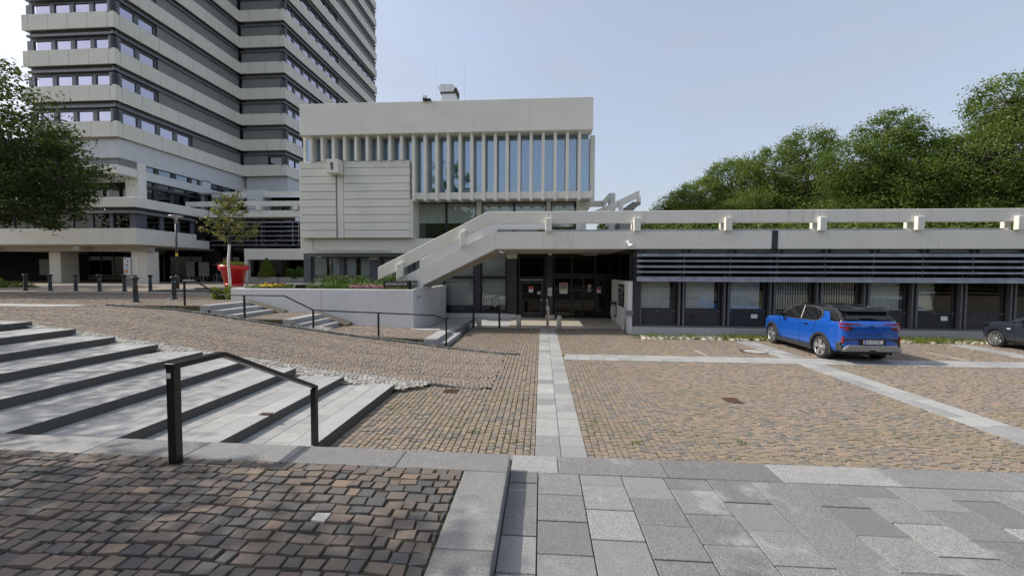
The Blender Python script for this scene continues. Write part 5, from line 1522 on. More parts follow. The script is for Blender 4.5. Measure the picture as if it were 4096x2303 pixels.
# grass strip with field stones along the wing
def blades(name, label, X, Y, Z, h, wdt, mat='grass'):
    n = len(X); h = h * rng.uniform(.5, 1.3, n); a = rng.uniform(0, 6.28, n)
    dx, dy = np.cos(a) * wdt, np.sin(a) * wdt; lx, ly = rng.normal(0, .35, n) * h, rng.normal(0, .35, n) * h
    V = np.empty((n, 3, 3), np.float32)
    V[:, 0] = np.stack([X - dx, Y - dy, Z], 1); V[:, 1] = np.stack([X + dx, Y + dy, Z], 1); V[:, 2] = np.stack([X + lx, Y + ly, Z + h], 1)
    o = link(name, np_mesh(name, V, np.arange(3 * n).reshape(-1, 3), M[mat], np.repeat(rng.random(n), 3)))
    return stuff(tag(o, label, 'grass'))
struct(link('verge', MB().box(3.85, 30, 16.5, 17.79, -0.2, -0.012).mesh('verge', M['earth'])))
gx = np.concatenate([rng.normal(c, s_, k) for c, s_, k in ((4.6, .2, 260), (6.2, .25, 200), (7.6, .35, 500), (8.4, .3, 500), (5.2, .8, 300), (12.2, .5, 1500), (13.6, .8, 500), (14.6, .25, 600), (15.6, .3, 500), (17, 1.5, 600), (9.5, .7, 700))])
blades('verge_grass', 'tufts of yellow green grass on the verge below the wing', gx, rng.uniform(16.55, 17.6, len(gx)), np.full(len(gx), -0.015), 0.16, 0.012)
ed = thing('stone_edging', 'row of pale field stones edging the verge below the wing', 'stones', (10, 16.6, 0))
x = 3.85
while x < 19:
    for yy in (16.62, 16.85):
        if R.random() < 0.75:
            l = R.uniform(0.10, 0.2); b = MB(); zz = R.uniform(.05, .09); ph = R.uniform(0, 6)
            prof = [(1.0, -.05), (1.0, .25), (0.75, .8), (0.3, 1.0)]
            n_ = 8
            for r_, h_ in prof:
                for j in range(n_):
                    a_ = 2 * math.pi * j / n_
                    k_ = 1 + 0.18 * math.sin(2 * a_ + ph) + 0.1 * math.sin(3 * a_ + 2 * ph)
                    b.v.append((x + l * .75 * r_ * k_ * math.cos(a_), yy + R.uniform(-.01, .01) + l * .5 * r_ * k_ * math.sin(a_), zz * h_ - .01))
            for i in range(3):
                for j in range(n_): b.f.append((i * n_ + j, i * n_ + (j + 1) % n_, (i + 1) * n_ + (j + 1) % n_, (i + 1) * n_ + j))
            b.f.append(tuple(3 * n_ + j for j in range(n_)))
            b.build('stone', M['fieldstone'], ed, True)
    x += R.uniform(0.2, 0.34)
for x0, x1 in ((4.15, 6.1), (6.15, 8.0)):
    slab('slab', M['slab'], ed, x0, x1, 17.15, 17.78, 0.015, rnd=0.6)
# weeds in joints near the terrace edge
n = 3200
wx = rng.uniform(-2.9, 9, n); wy = 5.9 + np.abs(rng.normal(0, 1.5, n))
wx = np.round((wx + 3.2) / 0.104) * 0.104 - 3.2
ok = in_plaza(wx, wy) & ((wx < 0) | (rng.random(n) < 0.45)); wx, wy = wx[ok], wy[ok]
blades('joint_weeds', 'small weeds growing in the joints of the plaza setts', wx, wy, np.full(len(wx), -.012), 0.035, 0.014, 'grass')
cxs = [(-1.1, 6.6), (0.95, 7.3), (2.2, 6.9), (-0.4, 6.3), (1.5, 6.4), (3.1, 6.5), (5.2, 7.6), (-2.9, 9.1), (-2.2, 9.15)]
wx = np.concatenate([rng.normal(c[0], .05, 24) for c in cxs]); wy = np.concatenate([rng.normal(c[1], .05, 24) for c in cxs])
blades('weed_tufts', 'little weed tufts scattered on the plaza', wx, wy, np.full(len(wx), -.02), 0.06, 0.010, 'grass')
rx = rng.uniform(0.5, 29, 2600); 
blades('roof_weeds', 'sparse dry weeds on the roof terrace edge', rx, rng.uniform(18.3, 20.5, 2600), np.full(2600, 4.26), 0.35, 0.006)
mx_ = np.concatenate([rng.uniform(-5.5, -0.7, 500)]); my_ = rng.uniform(1.6, 3.3, 500)
blades('moss_tufts', 'tiny moss tufts in the joints of the terrace setts', mx_, my_, zt_l(mx_) - 0.015, 0.02, 0.01, 'leaf_bush')

# ================================================================== STREET FURNITURE
bo = thing('bollard', 'black cast iron bollard nearest the ramp kerb on the sunny cobbles', 'bollard', (-16.51, 15.51, 1.36), 'cast iron bollards on the upper square')
prof = [(0.145, 1.36), (0.145, 1.385), (0.105, 1.41), (0.095, 1.6), (0.075, 2.1), (0.072, 2.14)]
MB().lathe(-16.51, 15.51, prof, 16).build('shaft', M['castiron'], bo, True)
MB().lathe(-16.51, 15.51, [(0.075, 2.14), (0.095, 2.16), (0.07, 2.19), (0.085, 2.24), (0.135, 2.33), (0.14, 2.355), (0.12, 2.375), (0.05, 2.39)], 16).build('cap', M['castiron'], bo, True)
MB().box(-16.63, -16.61, 15.49, 15.53, 2.14, 2.17).box(-16.41, -16.39, 15.49, 15.53, 2.14, 2.17).build('chain_eye', M['alu'], bo)
for x, y, lab in ((-16.45, 17.2, 'black cast iron bollard on sunny cobbles between the kerb and the lamp post'),
                  (-34.43, 23.4, 'leftmost black bollard at the frame edge in the tree shade'),
                  (-32.3, 23.4, 'second black bollard from the left in the shaded row'),
                  (-30.6, 23.4, 'third black bollard from the left in the shaded row'),
                  (-28.75, 23.3, 'black bollard in the shaded row in front of the thick column'),
                  (-27.1, 23.25, 'black bollard in the shaded row left of the notice pillar'),
                  (-25.4, 23.2, 'black bollard in the shaded row in front of the notice pillar'),
                  (-23.65, 23.15, 'black bollard in the shaded row nearest the lamp post')):
    copy_tree(bo, None, lab, (x, y, 1.36), R.uniform(0, 3))
lp = thing('street_lamp', 'dark street lamp post with a flat disc head and yellow sticker', 'street lamp', (-23.79, 25.15, 1.36))
MB().lathe(-23.79, 25.15, [(0.11, 1.36), (0.11, 2.28), (0.09, 2.34)], 14).build('base', M['anth'], lp, True)
MB().lathe(-23.78, 25.15, [(0.065, 2.34), (0.055, 5.75)], 12).build('post', M['anth'], lp, True)
MB().lathe(-23.78, 25.15, [(0.085, 5.75), (0.085, 6.05), (0.12, 6.12)], 12).build('neck', M['alu'], lp, True)
MB().lathe(-23.78, 25.15, [(0.12, 6.08), (0.40, 6.17), (0.40, 6.20), (0.15, 6.25)], 24).build('lamp_head', M['alu'], lp, True)
MB().lathe(-23.78, 25.15, [(0.067, 3.6), (0.067, 3.78)], 12).build('sticker', M['yellow'], lp)
sg = thing('notice_pillar', 'slim grey notice pillar with white panels and an orange logo', 'sign', (-34.0, 31.4, 1.36))
box('pedestal', M['louvre'], sg, -34.15, -33.62, 31.35, 31.75, 1.36, 2.28, 0.01)
box('panel', M['paper'], sg, -34.28, -33.70, 31.3, 31.34, 2.29, 3.70)
box('frame', M['paper'], sg, -33.70, -33.2, 31.4, 31.44, 3.65, 3.70); box('frame', M['paper'], sg, -33.34, -33.26, 31.35, 31.45, 2.3, 3.70); box('frame', M['anth'], sg, -33.32, -33.27, 31.37, 31.43, 1.36, 2.3)
b = MB().box(-34.19, -34.08, 31.295, 31.299, 3.52, 3.62).box(-33.97, -33.85, 31.295, 31.299, 3.32, 3.42)
b.prism([(-34.16, 31.299, 3.2), (-34.16, 31.299, 3.08), (-34.02, 31.299, 3.12)], (0, -.004, 0)).box(-34.03, -33.9, 31.295, 31.299, 3.03, 3.13)
b.build('symbol', M['ink'], sg)
b = MB(); line2(b, -34.1, 2.93, -34.0, 2.78, 31.299, .03); line2(b, -34.0, 2.78, -33.92, 2.93, 31.299, .03); b.box(-34.12, -33.9, 31.295, 31.299, 2.74, 2.755); b.build('symbol', M['blueprint'], sg)
box('logo', M['orange'], sg, -34.24, -33.9, 31.295, 31.2995, 2.46, 2.70)
text('logo_lettering', '2/', 0.27, M['paper'], sg, (-34.2, 31.292, 2.49), ext=0.001)
box('print', M['blueprint'], sg, -34.22, -33.95, 31.295, 31.299, 2.37, 2.385)
# concrete bollards at the entrance
cb = thing('concrete_bollard', 'round concrete bollard left of the entrance in front of the glazing', 'bollard', (-2.85, 18.62, 0), 'round concrete bollards at the entrance')
MB().lathe(-2.85, 18.62, [(0.105, -0.02), (0.105, 0.67), (0.095, 0.69), (0.03, 0.70)], 18).build('post', M['bollconc'], cb, True)
copy_tree(cb, None, 'round concrete bollard in front of the single entrance door', (-1.02, 18.52, 0))
copy_tree(cb, None, 'round concrete bollard right of the slab path at the entrance', (0.80, 18.45, 0))
for x, lab in ((-3.22, 'black flat lean bar beside the left concrete bollard'), (-1.98, 'black flat lean bar between two concrete bollards')):
    t = thing('lean_bar', lab, 'bike rack', (x, 19.3, 0), 'black lean bars by the entrance')
    MB().prism([(x - .045, 19.2, 0), (x + .045, 19.2, 0), (x + .045, 19.15, 0.9), (x + .02, 19.2, 0.98), (x - .045, 19.2, 0.95)], (0, 0.1, 0)).build('bar', M['rail'], t, bevel=0.01)
bp_ = thing('button_post', 'timber and steel door button post at the head of the slab path', 'post', (0.30, 19.3, 0))
box('post', M['wood'], bp_, 0.235, 0.315, 19.3, 19.38, 0.0, 0.85); box('post', M['alu'], bp_, 0.316, 0.37, 19.3, 19.38, 0.0, 0.85)
box('button_box', M['alu'], bp_, 0.22, 0.37, 19.27, 19.4, 0.852, 1.06, 0.01)
box('label', M['paper'], bp_, 0.24, 0.35, 19.262, 19.269, 0.87, 1.04)
wheelchair(0.295, 0.92, 19.261, 0.1).build('symbol', M['ink'], bp_); pram(0.295, 1.0, 19.261, 0.12).build('symbol', M['ink'], bp_)
MB().tube([(0.28, 19.33, 1.06), (0.27, 19.33, 1.16), (0.29, 19.33, 1.27), (0.26, 19.33, 1.32)], 0.028, 8).build('neck', M['alu'], bp_, True)
MB().lathe(0.265, 19.33, [(0.02, 1.27), (0.055, 1.30), (0.055, 1.34), (0.02, 1.37)], 12).build('head', M['alu'], bp_, True)
mh = thing('manhole_cover', 'round manhole cover with rusty ring near the blue car', 'manhole', (7.18, 14.28, 0))
MB().lathe(7.18, 14.28, [(0.43, -.02), (0.43, 0.004), (0.33, 0.004), (0.33, -.02)], 28, False).build('ring', M['rust'], mh)
MB().lathe(7.18, 14.28, [(0.325, -.05), (0.325, 0.006)], 28).build('lid', M['bollconc'], mh)
for x, y, lab in ((3.97, 8.74, 'square rusty drain grate in the middle of the plaza'), (-2.0, 8.88, 'square rusty drain grate below the ramp kerb')):
    t = thing('drain_grate', lab, 'drain', (x, y, 0))
    MB().box(x - .16, x + .16, y - .16, y + .16, -.06, -.02).build('sump', M['void'], t)
    b = MB().box(x - .16, x + .16, y - .16, y - .13, -.02, .004).box(x - .16, x + .16, y + .13, y + .16, -.02, .004)
    for i in range(9):
        b.box(x - .16 + .036 * i, x - .16 + .036 * i + .02, y - .13, y + .13, -.02, .003)
    b.build('grate', M['rust'], t)
for i, (x, lab) in enumerate(((-39.6, 'bicycle hoop in the dark undercroft nearest the column'), (-37.9, 'bicycle hoop in the dark undercroft left of the banners'), (-36.3, 'bicycle hoop in the dark undercroft below the banners'), (-34.9, 'bicycle hoop in the dark undercroft nearest the red pot'))):
    t = thing('bike_hoop', lab, 'bike rack', (x, 43.4, 1.36), 'bicycle hoops under the podium')
    MB().tube([(x + .42 * math.cos(q), 43.4, 1.80 + .46 * math.sin(q)) for q in np.linspace(0, 2 * math.pi, 25)], 0.025, 6, cap=False).build('hoop', M['louvre'], t, True)
    box('post', M['louvre'], t, x - .05, x + .05, 43.37, 43.43, 1.36, 2.35)
lf = thing('litter_bin', 'slim white litter bin beside the red flower pot', 'litter bin', (-34.2, 43.0, 1.36))
MB().lathe(-33.6, 43.0, [(0.25, 1.36), (0.25, 2.6), (0.27, 2.62), (0.27, 3.0), (0.1, 3.05)], 14).build('bin', M['louvre'], lf, True)
dl = thing('dry_leaf', 'brown dry leaf lying on a slab step', 'leaf', (-4.6, 5.9, 0.3))
for k in range(4):
    MB().add([(-4.62 + .05 * k, 6.3, .305), (-4.56 + .05 * k, 6.27, .325), (-4.5 + .05 * k, 6.32, .31), (-4.55 + .05 * k, 6.36, .33)], [(0, 1, 2, 3)]).build('leaf', M['rust'], dl)
for (x, y, lab) in ((-2.95, 7.6, 'green fallen leaf on the cobbles at the foot of the steps'),):
    o = MB().add([(x, y, .01), (x + .06, y - .02, .035), (x + .13, y + .03, .015), (x + .05, y + .05, .04)], [(0, 1, 2, 3)]).build('fallen_leaf', M['leaf_bush'], None, rnd=0.6); tag(o, lab, 'leaf')

# ================================================================== CARS
def carmat(name, col, rough=0.25, metal=0.3, coat=1.0):
    mt, n, b = newmat(name)
    b.inputs['Base Color'].default_value = (*col, 1); b.inputs['Roughness'].default_value = rough
    b.inputs['Metallic'].default_value = metal; b.inputs['Coat Weight'].default_value = coat; b.inputs['Coat Roughness'].default_value = 0.02
    return mt
M['blue'] = carmat('blue_car_paint', (0.010, 0.095, 0.46), 0.22, 0.2)
M['navy'] = carmat('dark_grey_car_paint', (0.035, 0.042, 0.060), 0.32, 0.4)
M['gloss_black'] = carmat('gloss_black', (0.008, 0.008, 0.009), 0.15, 0.0)
M['car_glass'] = carmat('tinted_car_glass', (0.012, 0.014, 0.015), 0.02, 0.0, 0.0)
M['cladding'] = simple('black_cladding', (0.028, 0.029, 0.031), 0.6)
M['skid'] = simple('silver_skid', (0.34, 0.35, 0.36), 0.4, 0.5)
M['tyre'] = simple('tyre_rubber', (0.018, 0.018, 0.019), 0.75, 0, 0.2, 10)
M['rim'] = simple('rim_silver', (0.62, 0.62, 0.64), 0.25, 0.85, 0.05)
M['taillight'] = carmat('tail_light', (0.30, 0.008, 0.012), 0.1, 0.0)
M['chrome'] = simple('chrome_trim', (0.62, 0.6, 0.57), 0.2, 0.9, 0.05)
M['plateblue'] = simple('plate_blue', (0.02, 0.08, 0.5), 0.4)

def lerp_tab(tab, y):
    return float(np.interp(y, [t[0] for t in tab], [t[1] for t in tab]))
def loft(sections, smooth=True):
    """sections: list of equal-length point lists forming closed loops"""
    b = MB(); n = len(sections[0])
    for s in sections: b.v += [tuple(p) for p in s]
    for i in range(len(sections) - 1):
        for j in range(n):
            b.f.append((i * n + j, i * n + (j + 1) % n, (i + 1) * n + (j + 1) % n, (i + 1) * n + j))
    b.f.append(tuple(reversed(range(n)))); k = (len(sections) - 1) * n; b.f.append(tuple(k + j for j in range(n)))
    return b
def fixn(me):
    bm = bmesh.new(); bm.from_mesh(me); bmesh.ops.recalc_face_normals(bm, faces=bm.faces); bm.to_mesh(me); bm.free()
def arch_cut(me, centers, r, halfw):
    """cut wheel arches out of a body mesh (boolean applied, cutter removed)"""
    ob = bpy.data.objects.new('tmp', me); COL.objects.link(ob)
    cut = []
    for (y, z) in centers:
        for sx in (-1, 1):
            c = MB().tube([(sx * (halfw - 0.30), y, z), (sx * (halfw + 0.3), y, z)], r, 28)
            cm = c.mesh('cut'); fixn(cm)
            co = bpy.data.objects.new('cut', cm); COL.objects.link(co); cut.append(co)
            md = ob.modifiers.new('b', 'BOOLEAN'); md.operation = 'DIFFERENCE'; md.object = co; md.solver = 'EXACT'
    dg = bpy.context.evaluated_depsgraph_get(); dg.update()
    out = bpy.data.meshes.new_from_object(ob.evaluated_get(dg))
    for c in cut: bpy.data.objects.remove(c)
    bpy.data.objects.remove(ob)
    return out

def wheel(root, x, y, r, wdt, side, spokes, tag_):
    """side = -1 left, +1 right; face looks outward"""
    xo = x * 1.0
    t = MB()
    prof = [(r * .70, -wdt / 2 + .012), (r * .78, -wdt / 2), (r * .93, -wdt / 2 + .008), (r * .985, -wdt / 2 + .03), (r, 0), (r * .985, wdt / 2 - .03), (r * .93, wdt / 2 - .008), (r * .70, wdt / 2 - .02)]
    n = 36
    for rr, dd in prof:
        for j in range(n):
            a = 2 * math.pi * j / n
            t.v.append((xo - side * wdt / 2 + side * -dd, y + rr * math.cos(a), r + rr * math.sin(a)))
    for i in range(len(prof) - 1):
        for j in range(n): t.f.append((i * n + j, i * n + (j + 1) % n, (i + 1) * n + (j + 1) % n, (i + 1) * n + j))
    me = t.mesh('wheel', M['tyre'], True); fixn(me)
    wo = link('wheel', me, root)
    d = MB().tube([(xo - side * .10, y, r), (xo - side * .06, y, r)], r * .71, 30)
    sub('rim_well', d.mesh('rim_well', M['gloss_black']), wo)
    s = MB()
    for i in range(spokes):
        a = 2 * math.pi * i / spokes + 0.3
        if tag_ == 'twin':
            for da in (-0.2, 0.2):
                p0 = (0.12, a + da * .5); p1 = (0.69, a + da)
                for w_ in (1,):
                    ca, sa = math.cos(p1[1]), math.sin(p1[1])
                    A0 = Vector((xo - side * .035, y + r * p0[0] * math.cos(p0[1]), r + r * p0[0] * math.sin(p0[1])))
                    A1 = Vector((xo - side * .012, y + r * p1[0] * ca, r + r * p1[0] * sa))
                    dirv = (A1 - A0).normalized(); nn = dirv.cross(Vector((1, 0, 0))).normalized()
                    s.prism([A0 - nn * .022, A0 + nn * .022, A1 + nn * .045, A1 - nn * .045], (-side * .03, 0, 0))
        else:
            A0 = Vector((xo - side * .03, y + r * .1 * math.cos(a), r + r * .1 * math.sin(a))); a2 = a + 0.45
            A1 = Vector((xo - side * .012, y + r * .68 * math.cos(a2), r + r * .68 * math.sin(a2)))
            nn = (A1 - A0).normalized().cross(Vector((1, 0, 0)))
            s.prism([A0 - nn * .02, A0 + nn * .02, A1 + nn * .03, A1 - nn * .03], (-side * .03, 0, 0))
    ri = MB(); n = 36
    for rr, dx in ((.66, .03), (.72, .006), (.72, .05)):
        for j in range(n):
            a = 2 * math.pi * j / n; ri.v.append((xo - side * dx, y + r * rr * math.cos(a), r + r * rr * math.sin(a)))
    for i in range(2):
        for j in range(n): ri.f.append((i * n + j, i * n + (j + 1) % n, (i + 1) * n + (j + 1) % n, (i + 1) * n + j))
    s.add(ri.v, ri.f)
    hb = MB().tube([(xo - side * .05, y, r), (xo - side * .02, y, r)], r * .15, 14); s.add(hb.v, hb.f)
    me = s.mesh('rim', M['rim']); fixn(me); sub('rim', me, wo)
    return wo

def smooth_obj(o, lv=2):
    md = o.modifiers.new('subsurf', 'SUBSURF'); md.levels = lv; md.render_levels = lv
    return o

def build_car(root, L, hw, belt, bottom, plan, roofline, gbase, slope, paint, roofmat, wheels, r, archr, spokes, kind, crease=1.0):
    ys = sorted(set([round(v, 3) for v in np.linspace(0.0, L, 30)] + [t[0] for t in belt] + [t[0] for t in plan]))
    secs = []
    for y in ys:
        wv = hw * lerp_tab(plan, y); zb = lerp_tab(bottom, y); zt = lerp_tab(belt, y)
        zm = zb + (zt - zb) * 0.5
        half = [(0, zb), (wv * .80, zb), (wv * .95, zb + .05), (wv * 0.995, zb + .16), (wv, zm - .04), (wv * .985, zm + .12), (wv * .992, zt - .16), (wv * .96, zt - .06), (wv * .90, zt - .01), (wv * .6, zt + .015), (0, zt + .025)]
        loop = [(x, y, z) for x, z in half] + [(-x, y, z) for x, z in half[-2:0:-1]]
        secs.append(loop)
    me = loft(secs).mesh('body', paint, True); fixn(me)
    ob = bpy.data.objects.new('tmpb', me); COL.objects.link(ob); smooth_obj(ob, 1)
    dg = bpy.context.evaluated_depsgraph_get(); dg.update()
    me2 = bpy.data.meshes.new_from_object(ob.evaluated_get(dg)); bpy.data.objects.remove(ob)
    me2 = arch_cut(me2, [(y, r) for y in wheels], archr, hw)
    me2.materials.clear(); me2.materials.append(paint)
    me2.polygons.foreach_set('use_smooth', [True] * len(me2.polygons))
    body = link('body', me2, root)
    md = body.modifiers.new('es', 'EDGE_SPLIT'); md.split_angle = math.radians(38)
    # greenhouse
    gx = lambda z: gbase[0] - (z - gbase[1]) * slope
    ys = sorted(set([t[0] for t in roofline] + [round(v, 3) for v in np.linspace(roofline[0][0], roofline[-1][0], 18)]))
    secs = []
    for y in ys:
        zt = lerp_tab(roofline, y); zl = gbase[1] - 0.06
        k = max(0.02, zt - zl)
        pl_ = lerp_tab(plan, y)
        half = [(0, zl), (gx(zl) * pl_, zl), (gx(zl + k * .4) * pl_, zl + k * .4), (gx(zl + k * .8) * pl_, zl + k * .8), ((gx(zt) - .02) * pl_, zt - 0.035 * min(1, k * 3)), ((gx(zt) - .12) * pl_, zt), (0, zt + .03 * min(1, k * 3))]
        secs.append([(x, y, z) for x, z in half] + [(-x, y, z) for x, z in half[-2:0:-1]])
    me = loft(secs).mesh('roof', roofmat, True); fixn(me)
    ro = link('roof', me, root); smooth_obj(ro, 2)
    for y in wheels:
        for sx in (-1, 1):
            wheel(root, sx * (hw - .005), y, r, 0.215, sx, spokes, kind)
    wl = MB()
    for y in wheels: wl.box(-hw + .32, hw - .32, y - archr, y + archr, .22, .75)
    wl.box(-hw + .1, hw - .1, 0.5, L - .5, .2, .3)
    wl.build('underbody', M['black'], root)
    return gx

# ---- blue car: rear at the origin, nose towards +Y
X0, Y0 = 9.575, 12.53
car = thing('parked_car', 'bright blue compact car with black roof parked nose to the wing', 'car', (0, 0, 0), 'cars parked along the wing')
Lc, hwc = 4.38, 0.90
plan = [(0, .80), (.06, .87), (.18, .945), (.45, .985), (1.2, 1.0), (3.2, 1.0), (3.8, .98), (4.15, .90), (4.3, .78), (4.38, .60)]
belt = [(0, 1.10), (.06, 1.23), (.14, 1.255), (.6, 1.235), (1.5, 1.185), (2.9, 1.115), (3.3, 1.09), (4.0, 1.03), (4.22, .95), (4.38, .72)]
bottom = [(0, .42), (.12, .34), (.5, .26), (3.9, .24), (4.25, .26), (4.38, .34)]
roofl = [(.10, 1.24), (.16, 1.30), (.30, 1.45), (.40, 1.545), (.52, 1.585), (1.2, 1.625), (1.9, 1.635), (2.3, 1.60), (2.6, 1.50), (2.95, 1.28), (3.25, 1.12)]
gx = build_car(car, Lc, hwc, belt, bottom, plan, roofl, (.86, 1.16), .47, M['blue'], M['gloss_black'], (.86, 3.53), .35, .415, 5, 'twin')
def side_panel(name, pts, mat, off=0.006, sx=-1, gxf=None):
    g_ = gxf or gx
    return MB().prism([(sx * (g_(z) * lerp_tab(plan, y) + off), y, z) for y, z in pts], (-sx * 0.004, 0, 0)).build(name, mat, car)
for sx in (-1, 1):
    side_panel('front_window', [(1.86, 1.17), (2.90, 1.12), (2.93, 1.19), (2.62, 1.42), (2.38, 1.525), (2.15, 1.555), (1.97, 1.56)], M['car_glass'], 0.010, sx)
    side_panel('rear_window', [(0.98, 1.20), (1.15, 1.165), (1.80, 1.165), (1.90, 1.56), (1.35, 1.545), (1.02, 1.46), (.93, 1.34)], M['car_glass'], 0.010, sx)
    def trim(pts):
        b = MB().tube([(sx * (gx(z) * lerp_tab(plan, y) + .013), y, z) for y, z in pts], 0.010, 5)
        return b.build('window_trim', M['chrome'], car)
    trim([(2.96, 1.17), (2.64, 1.44), (2.38, 1.545), (2.1, 1.575), (1.4, 1.56), (1.02, 1.475), (.91, 1.34), (.97, 1.185), (1.15, 1.15), (2.90, 1.10)])
    trim([(1.83, 1.15), (1.935, 1.57)])
    side_panel('pillar_panel', [(.36, 1.15), (1.05, 1.15), (.90, 1.24), (.87, 1.36), (.95, 1.475), (.72, 1.475), (.60, 1.34), (.52, 1.21)], M['blue'], 0.010, sx)
    # cladding over the arches and along the sill
    for yc in (.86, 3.53):
        b = MB(); n_ = 18
        for i in range(n_):
            t0 = math.radians(-18 + 216 * i / n_); t1 = math.radians(-18 + 216 * (i + 1) / n_)
            f_ = lambda t, rr: (sx * (hwc * lerp_tab(plan, yc + rr * math.cos(t)) + .010), yc + rr * math.cos(t), .35 + rr * math.sin(t))
            b.prism([f_(t0, .400), f_(t0, .475), f_(t1, .475), f_(t1, .400)], (-sx * .06, 0, 0))
        b.build('wheel_arch', M['cladding'], car)
    MB().prism([(sx * (hwc + .008), 1.27, .22), (sx * (hwc + .008), 3.12, .22), (sx * (hwc + .008), 3.10, .36), (sx * (hwc + .008), 1.30, .37)], (-sx * .05, 0, 0)).build('sill', M['cladding'], car)
    for y in (1.55, 2.68):
        MB().box(sx * (hwc - .02), sx * (hwc + .018), y - .10, y + .10, .985, 1.02).build('door_handle', M['gloss_black'], car, bevel=.008)
    for pts in ([(1.84, .40), (1.84, 1.12)], [(2.98, .40), (3.02, 1.08)], [(1.30, .72), (1.12, .98), (1.1, 1.12)]):
        MB().tube([(sx * (hwc * lerp_tab(plan, y) * .9965), y, z) for y, z in pts], 0.0045, 4).build('door_seam', M['ink'], car)
    m_ = MB().box(sx * .93, sx * 1.10, 2.72, 2.84, 1.14, 1.27).build('wing_mirror', M['gloss_black'], car, bevel=.03, seg=3)
    sub('stalk', MB().box(sx * .86, sx * .95, 2.75, 2.80, 1.13, 1.17).mesh('stalk', M['gloss_black']), m_)
    # tail lights
    wr = lambda y: hwc * lerp_tab(plan, y)
    b = MB()
    for (y0, y1) in ((.16, .06), (.06, .03)):
        b.prism([(sx * (wr(y0) + .004), y0 - .006, 1.160), (sx * (wr(y1) - (.20 if y1 < .05 else 0) + .004), y1 - .012, 1.160), (sx * (wr(y1) - (.20 if y1 < .05 else 0) + .004), y1 - .012, 1.195), (sx * (wr(y0) + .004), y0 - .006, 1.205)], (-sx * .03, .03, 0))
    b.prism([(sx * .75, .012, 1.160), (sx * .34, .004, 1.166), (sx * .34, .004, 1.186), (sx * .75, .012, 1.195)], (0, .05, 0))
    b.build('tail_light_bar', M['taillight'], car)
    MB().prism([(sx * .775, .03, 1.10), (sx * .83, .10, 1.12), (sx * .83, .10, 1.06), (sx * .745, .0, .995), (sx * .58, -.012, 1.0), (sx * .53, -.012, 1.09), (sx * .70, -.004, 1.11)], (-sx * .02, .06, 0)).build('tail_light', M['taillight'], car)
    MB().prism([(sx * .56, -.020, 1.015), (sx * .66, -.016, 1.015), (sx * .66, -.014, 1.075), (sx * .56, -.018, 1.075)], (0, .02, 0)).build('reverse_light', M['ink'], car)
    MB().box(sx * .755, sx * .785, .02, .08, .60, .80).build('reflector', M['taillight'], car)
# rear details
MB().prism([(-.66, .105, 1.29), (.66, .105, 1.29), (.57, .35, 1.525), (-.57, .35, 1.525)], (0, -.012, .006)).build('rear_window', M['car_glass'], car)
MB().prism([(-.62, .20, 1.545), (.62, .20, 1.545), (.64, .55, 1.60), (-.64, .55, 1.60)], (0, 0, -.035)).build('spoiler', M['gloss_black'], car, bevel=.012)
MB().tube([(.16, .08, 1.31), (.06, .10, 1.335), (-.30, .105, 1.33)], .014, 6).build('rear_wiper', M['black'], car)
lowb = MB().prism([(-.86, .10, .40), (-.80, -.03, .36), (.80, -.03, .36), (.86, .10, .40), (.86, .10, .60), (.72, -.015, .75), (-.72, -.015, .75), (-.86, .10, .60)], (0, .12, 0))
lowb.build('rear_bumper', M['cladding'], car, bevel=.02)
MB().prism([(-.78, -.045, .38), (.78, -.045, .38), (.80, -.045, .45), (.66, -.05, .555), (-.66, -.05, .555), (-.80, -.045, .45)], (0, .06, 0)).build('skid_plate', M['skid'], car, bevel=.01)
MB().prism([(-.10, -.052, .358), (.10, -.052, .358), (.07, -.052, .425), (-.07, -.052, .425)], (0, .02, 0)).build('tow_recess', M['black'], car)
pt = MB().box(-.26, .26, -.058, -.046, .60, .71).build('number_plate', M['paper'], car)
sub('euro_band', MB().box(-.26, -.215, -.060, -.0585, .60, .71).mesh('euro_band', M['plateblue']), pt)
o = text('plate_lettering', 'GG\u00b7NQ 269E', 0.118, M['ink'], pt, (-.205, -.0592, .618), ext=.0006, xs=.60)
MB().box(-.35, .35, -.035, .0, .58, .73).build('plate_recess', M['ink'], car)
em = ring(0, 1.08, -.012, .055, .012, 20); line2(em, -.055, 1.08, .055, 1.08, -.012, .012)
em.build('emblem', M['gloss_black'], car)
text('model_lettering', 'F  R  O  N  T  E  R  A', 0.075, M['gloss_black'], car, (-.40, -.012, .85), ext=.002, xs=1.0)
MB().tube([(-.2, 1.0, 1.62), (-.2, .93, 1.72)], .006, 5).build('aerial', M['black'], car)
for sx in (-1, 1):
    MB().tube([(sx * .56, .75, 1.60), (sx * .57, 1.2, 1.632), (sx * .57, 2.1, 1.628), (sx * .56, 2.35, 1.58)], .016, 6).build('roof_rail', M['gloss_black'], car, True)
    MB().box(sx * .46, sx * .62, 4.26, 4.30, .82, .88).build('headlight', M['paper'], car, bevel=.02)
car.location = (X0, Y0, 0)

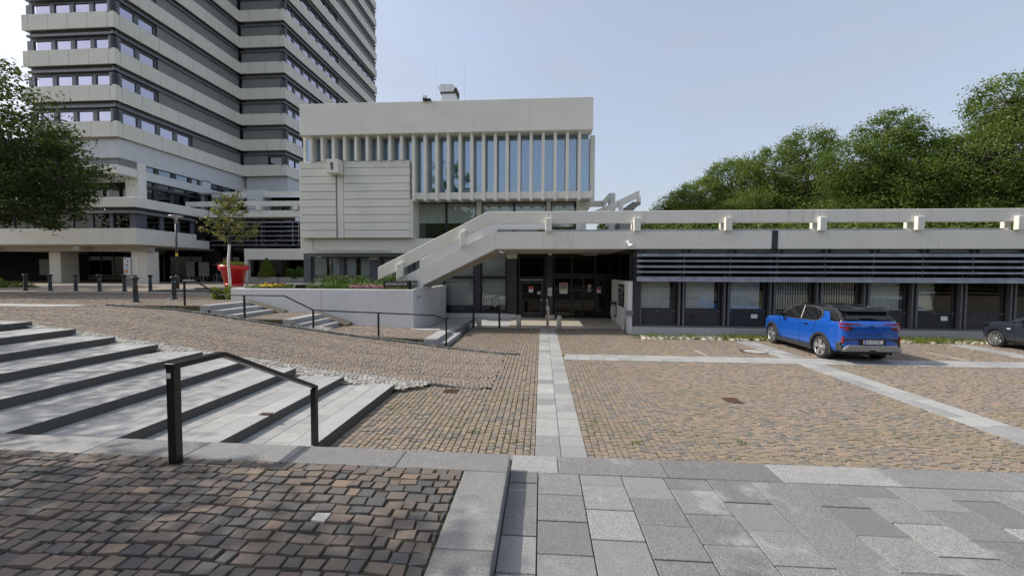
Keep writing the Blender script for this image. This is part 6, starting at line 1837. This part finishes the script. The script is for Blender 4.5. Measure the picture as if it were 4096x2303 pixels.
# ---- dark grey car cut by the right edge, nose towards -X
blue_gx = gx
car = thing('parked_car', 'dark grey small car at the right edge showing its nose and front wheel', 'car', (0, 0, 0), 'cars parked along the wing')
L2, hw2 = 3.67, .84
plan = [(0, .72), (.1, .88), (.4, .97), (1.0, 1.0), (2.7, 1.0), (3.2, .96), (3.5, .84), (3.62, .70), (3.67, .5)]
belt = [(0, .9), (.1, 1.0), (1.0, .99), (2.4, .98), (2.75, .965), (3.2, .90), (3.45, .80), (3.6, .68), (3.67, .52)]
bottom = [(0, .35), (.3, .24), (3.3, .22), (3.67, .26)]
roofl = [(.05, .98), (.2, 1.25), (.4, 1.43), (1.0, 1.49), (1.6, 1.48), (1.95, 1.38), (2.35, 1.15), (2.62, 1.0)]
gx2 = build_car(car, L2, hw2, belt, bottom, plan, roofl, (.80, .98), .42, M['navy'], M['navy'], (.60, 2.98), .30, .355, 10, 'single')
for sx in (-1, 1):
    side_panel('front_window', [(1.20, 1.0), (2.30, .99), (2.10, 1.16), (1.80, 1.36), (1.55, 1.42), (1.25, 1.43)], M['car_glass'], .008, sx, gx2)
    side_panel('rear_window', [(.45, 1.03), (1.12, 1.0), (1.17, 1.43), (.65, 1.38)], M['car_glass'], .008, sx, gx2)
    b = MB().box(sx * .86, sx * 1.02, 2.02, 2.14, .98, 1.10).build('wing_mirror', M['navy'], car, bevel=.03, seg=3)
    sub('mirror_cap', MB().box(sx * .90, sx * 1.025, 2.13, 2.15, .995, 1.09).mesh('mirror_cap', M['chrome']), b)
    MB().prism([(sx * .80, 3.34, .80), (sx * .79, 3.42, .72), (sx * .60, 3.60, .66), (sx * .55, 3.60, .74), (sx * .70, 3.44, .82)], (0, -.05, .02)).build('headlight', M['gloss_black'], car)
    MB().box(sx * (hw2 - .01), sx * (hw2 + .008), 2.48, 2.60, .70, .735).build('side_indicator', M['paper'], car, bevel=.01)
    MB().tube([(sx * (hw2 * .997), 2.36, .30), (sx * (hw2 * .997), 2.40, .93)], .0045, 4).build('door_seam', M['ink'], car)
MB().prism([(-.60, 2.56, 1.02), (.60, 2.56, 1.02), (.52, 1.98, 1.37), (-.52, 1.98, 1.37)], (0, .01, .012)).build('windscreen', M['car_glass'], car)
car.location = (16.42 + hw2, 16.02 - 2.98, 0)
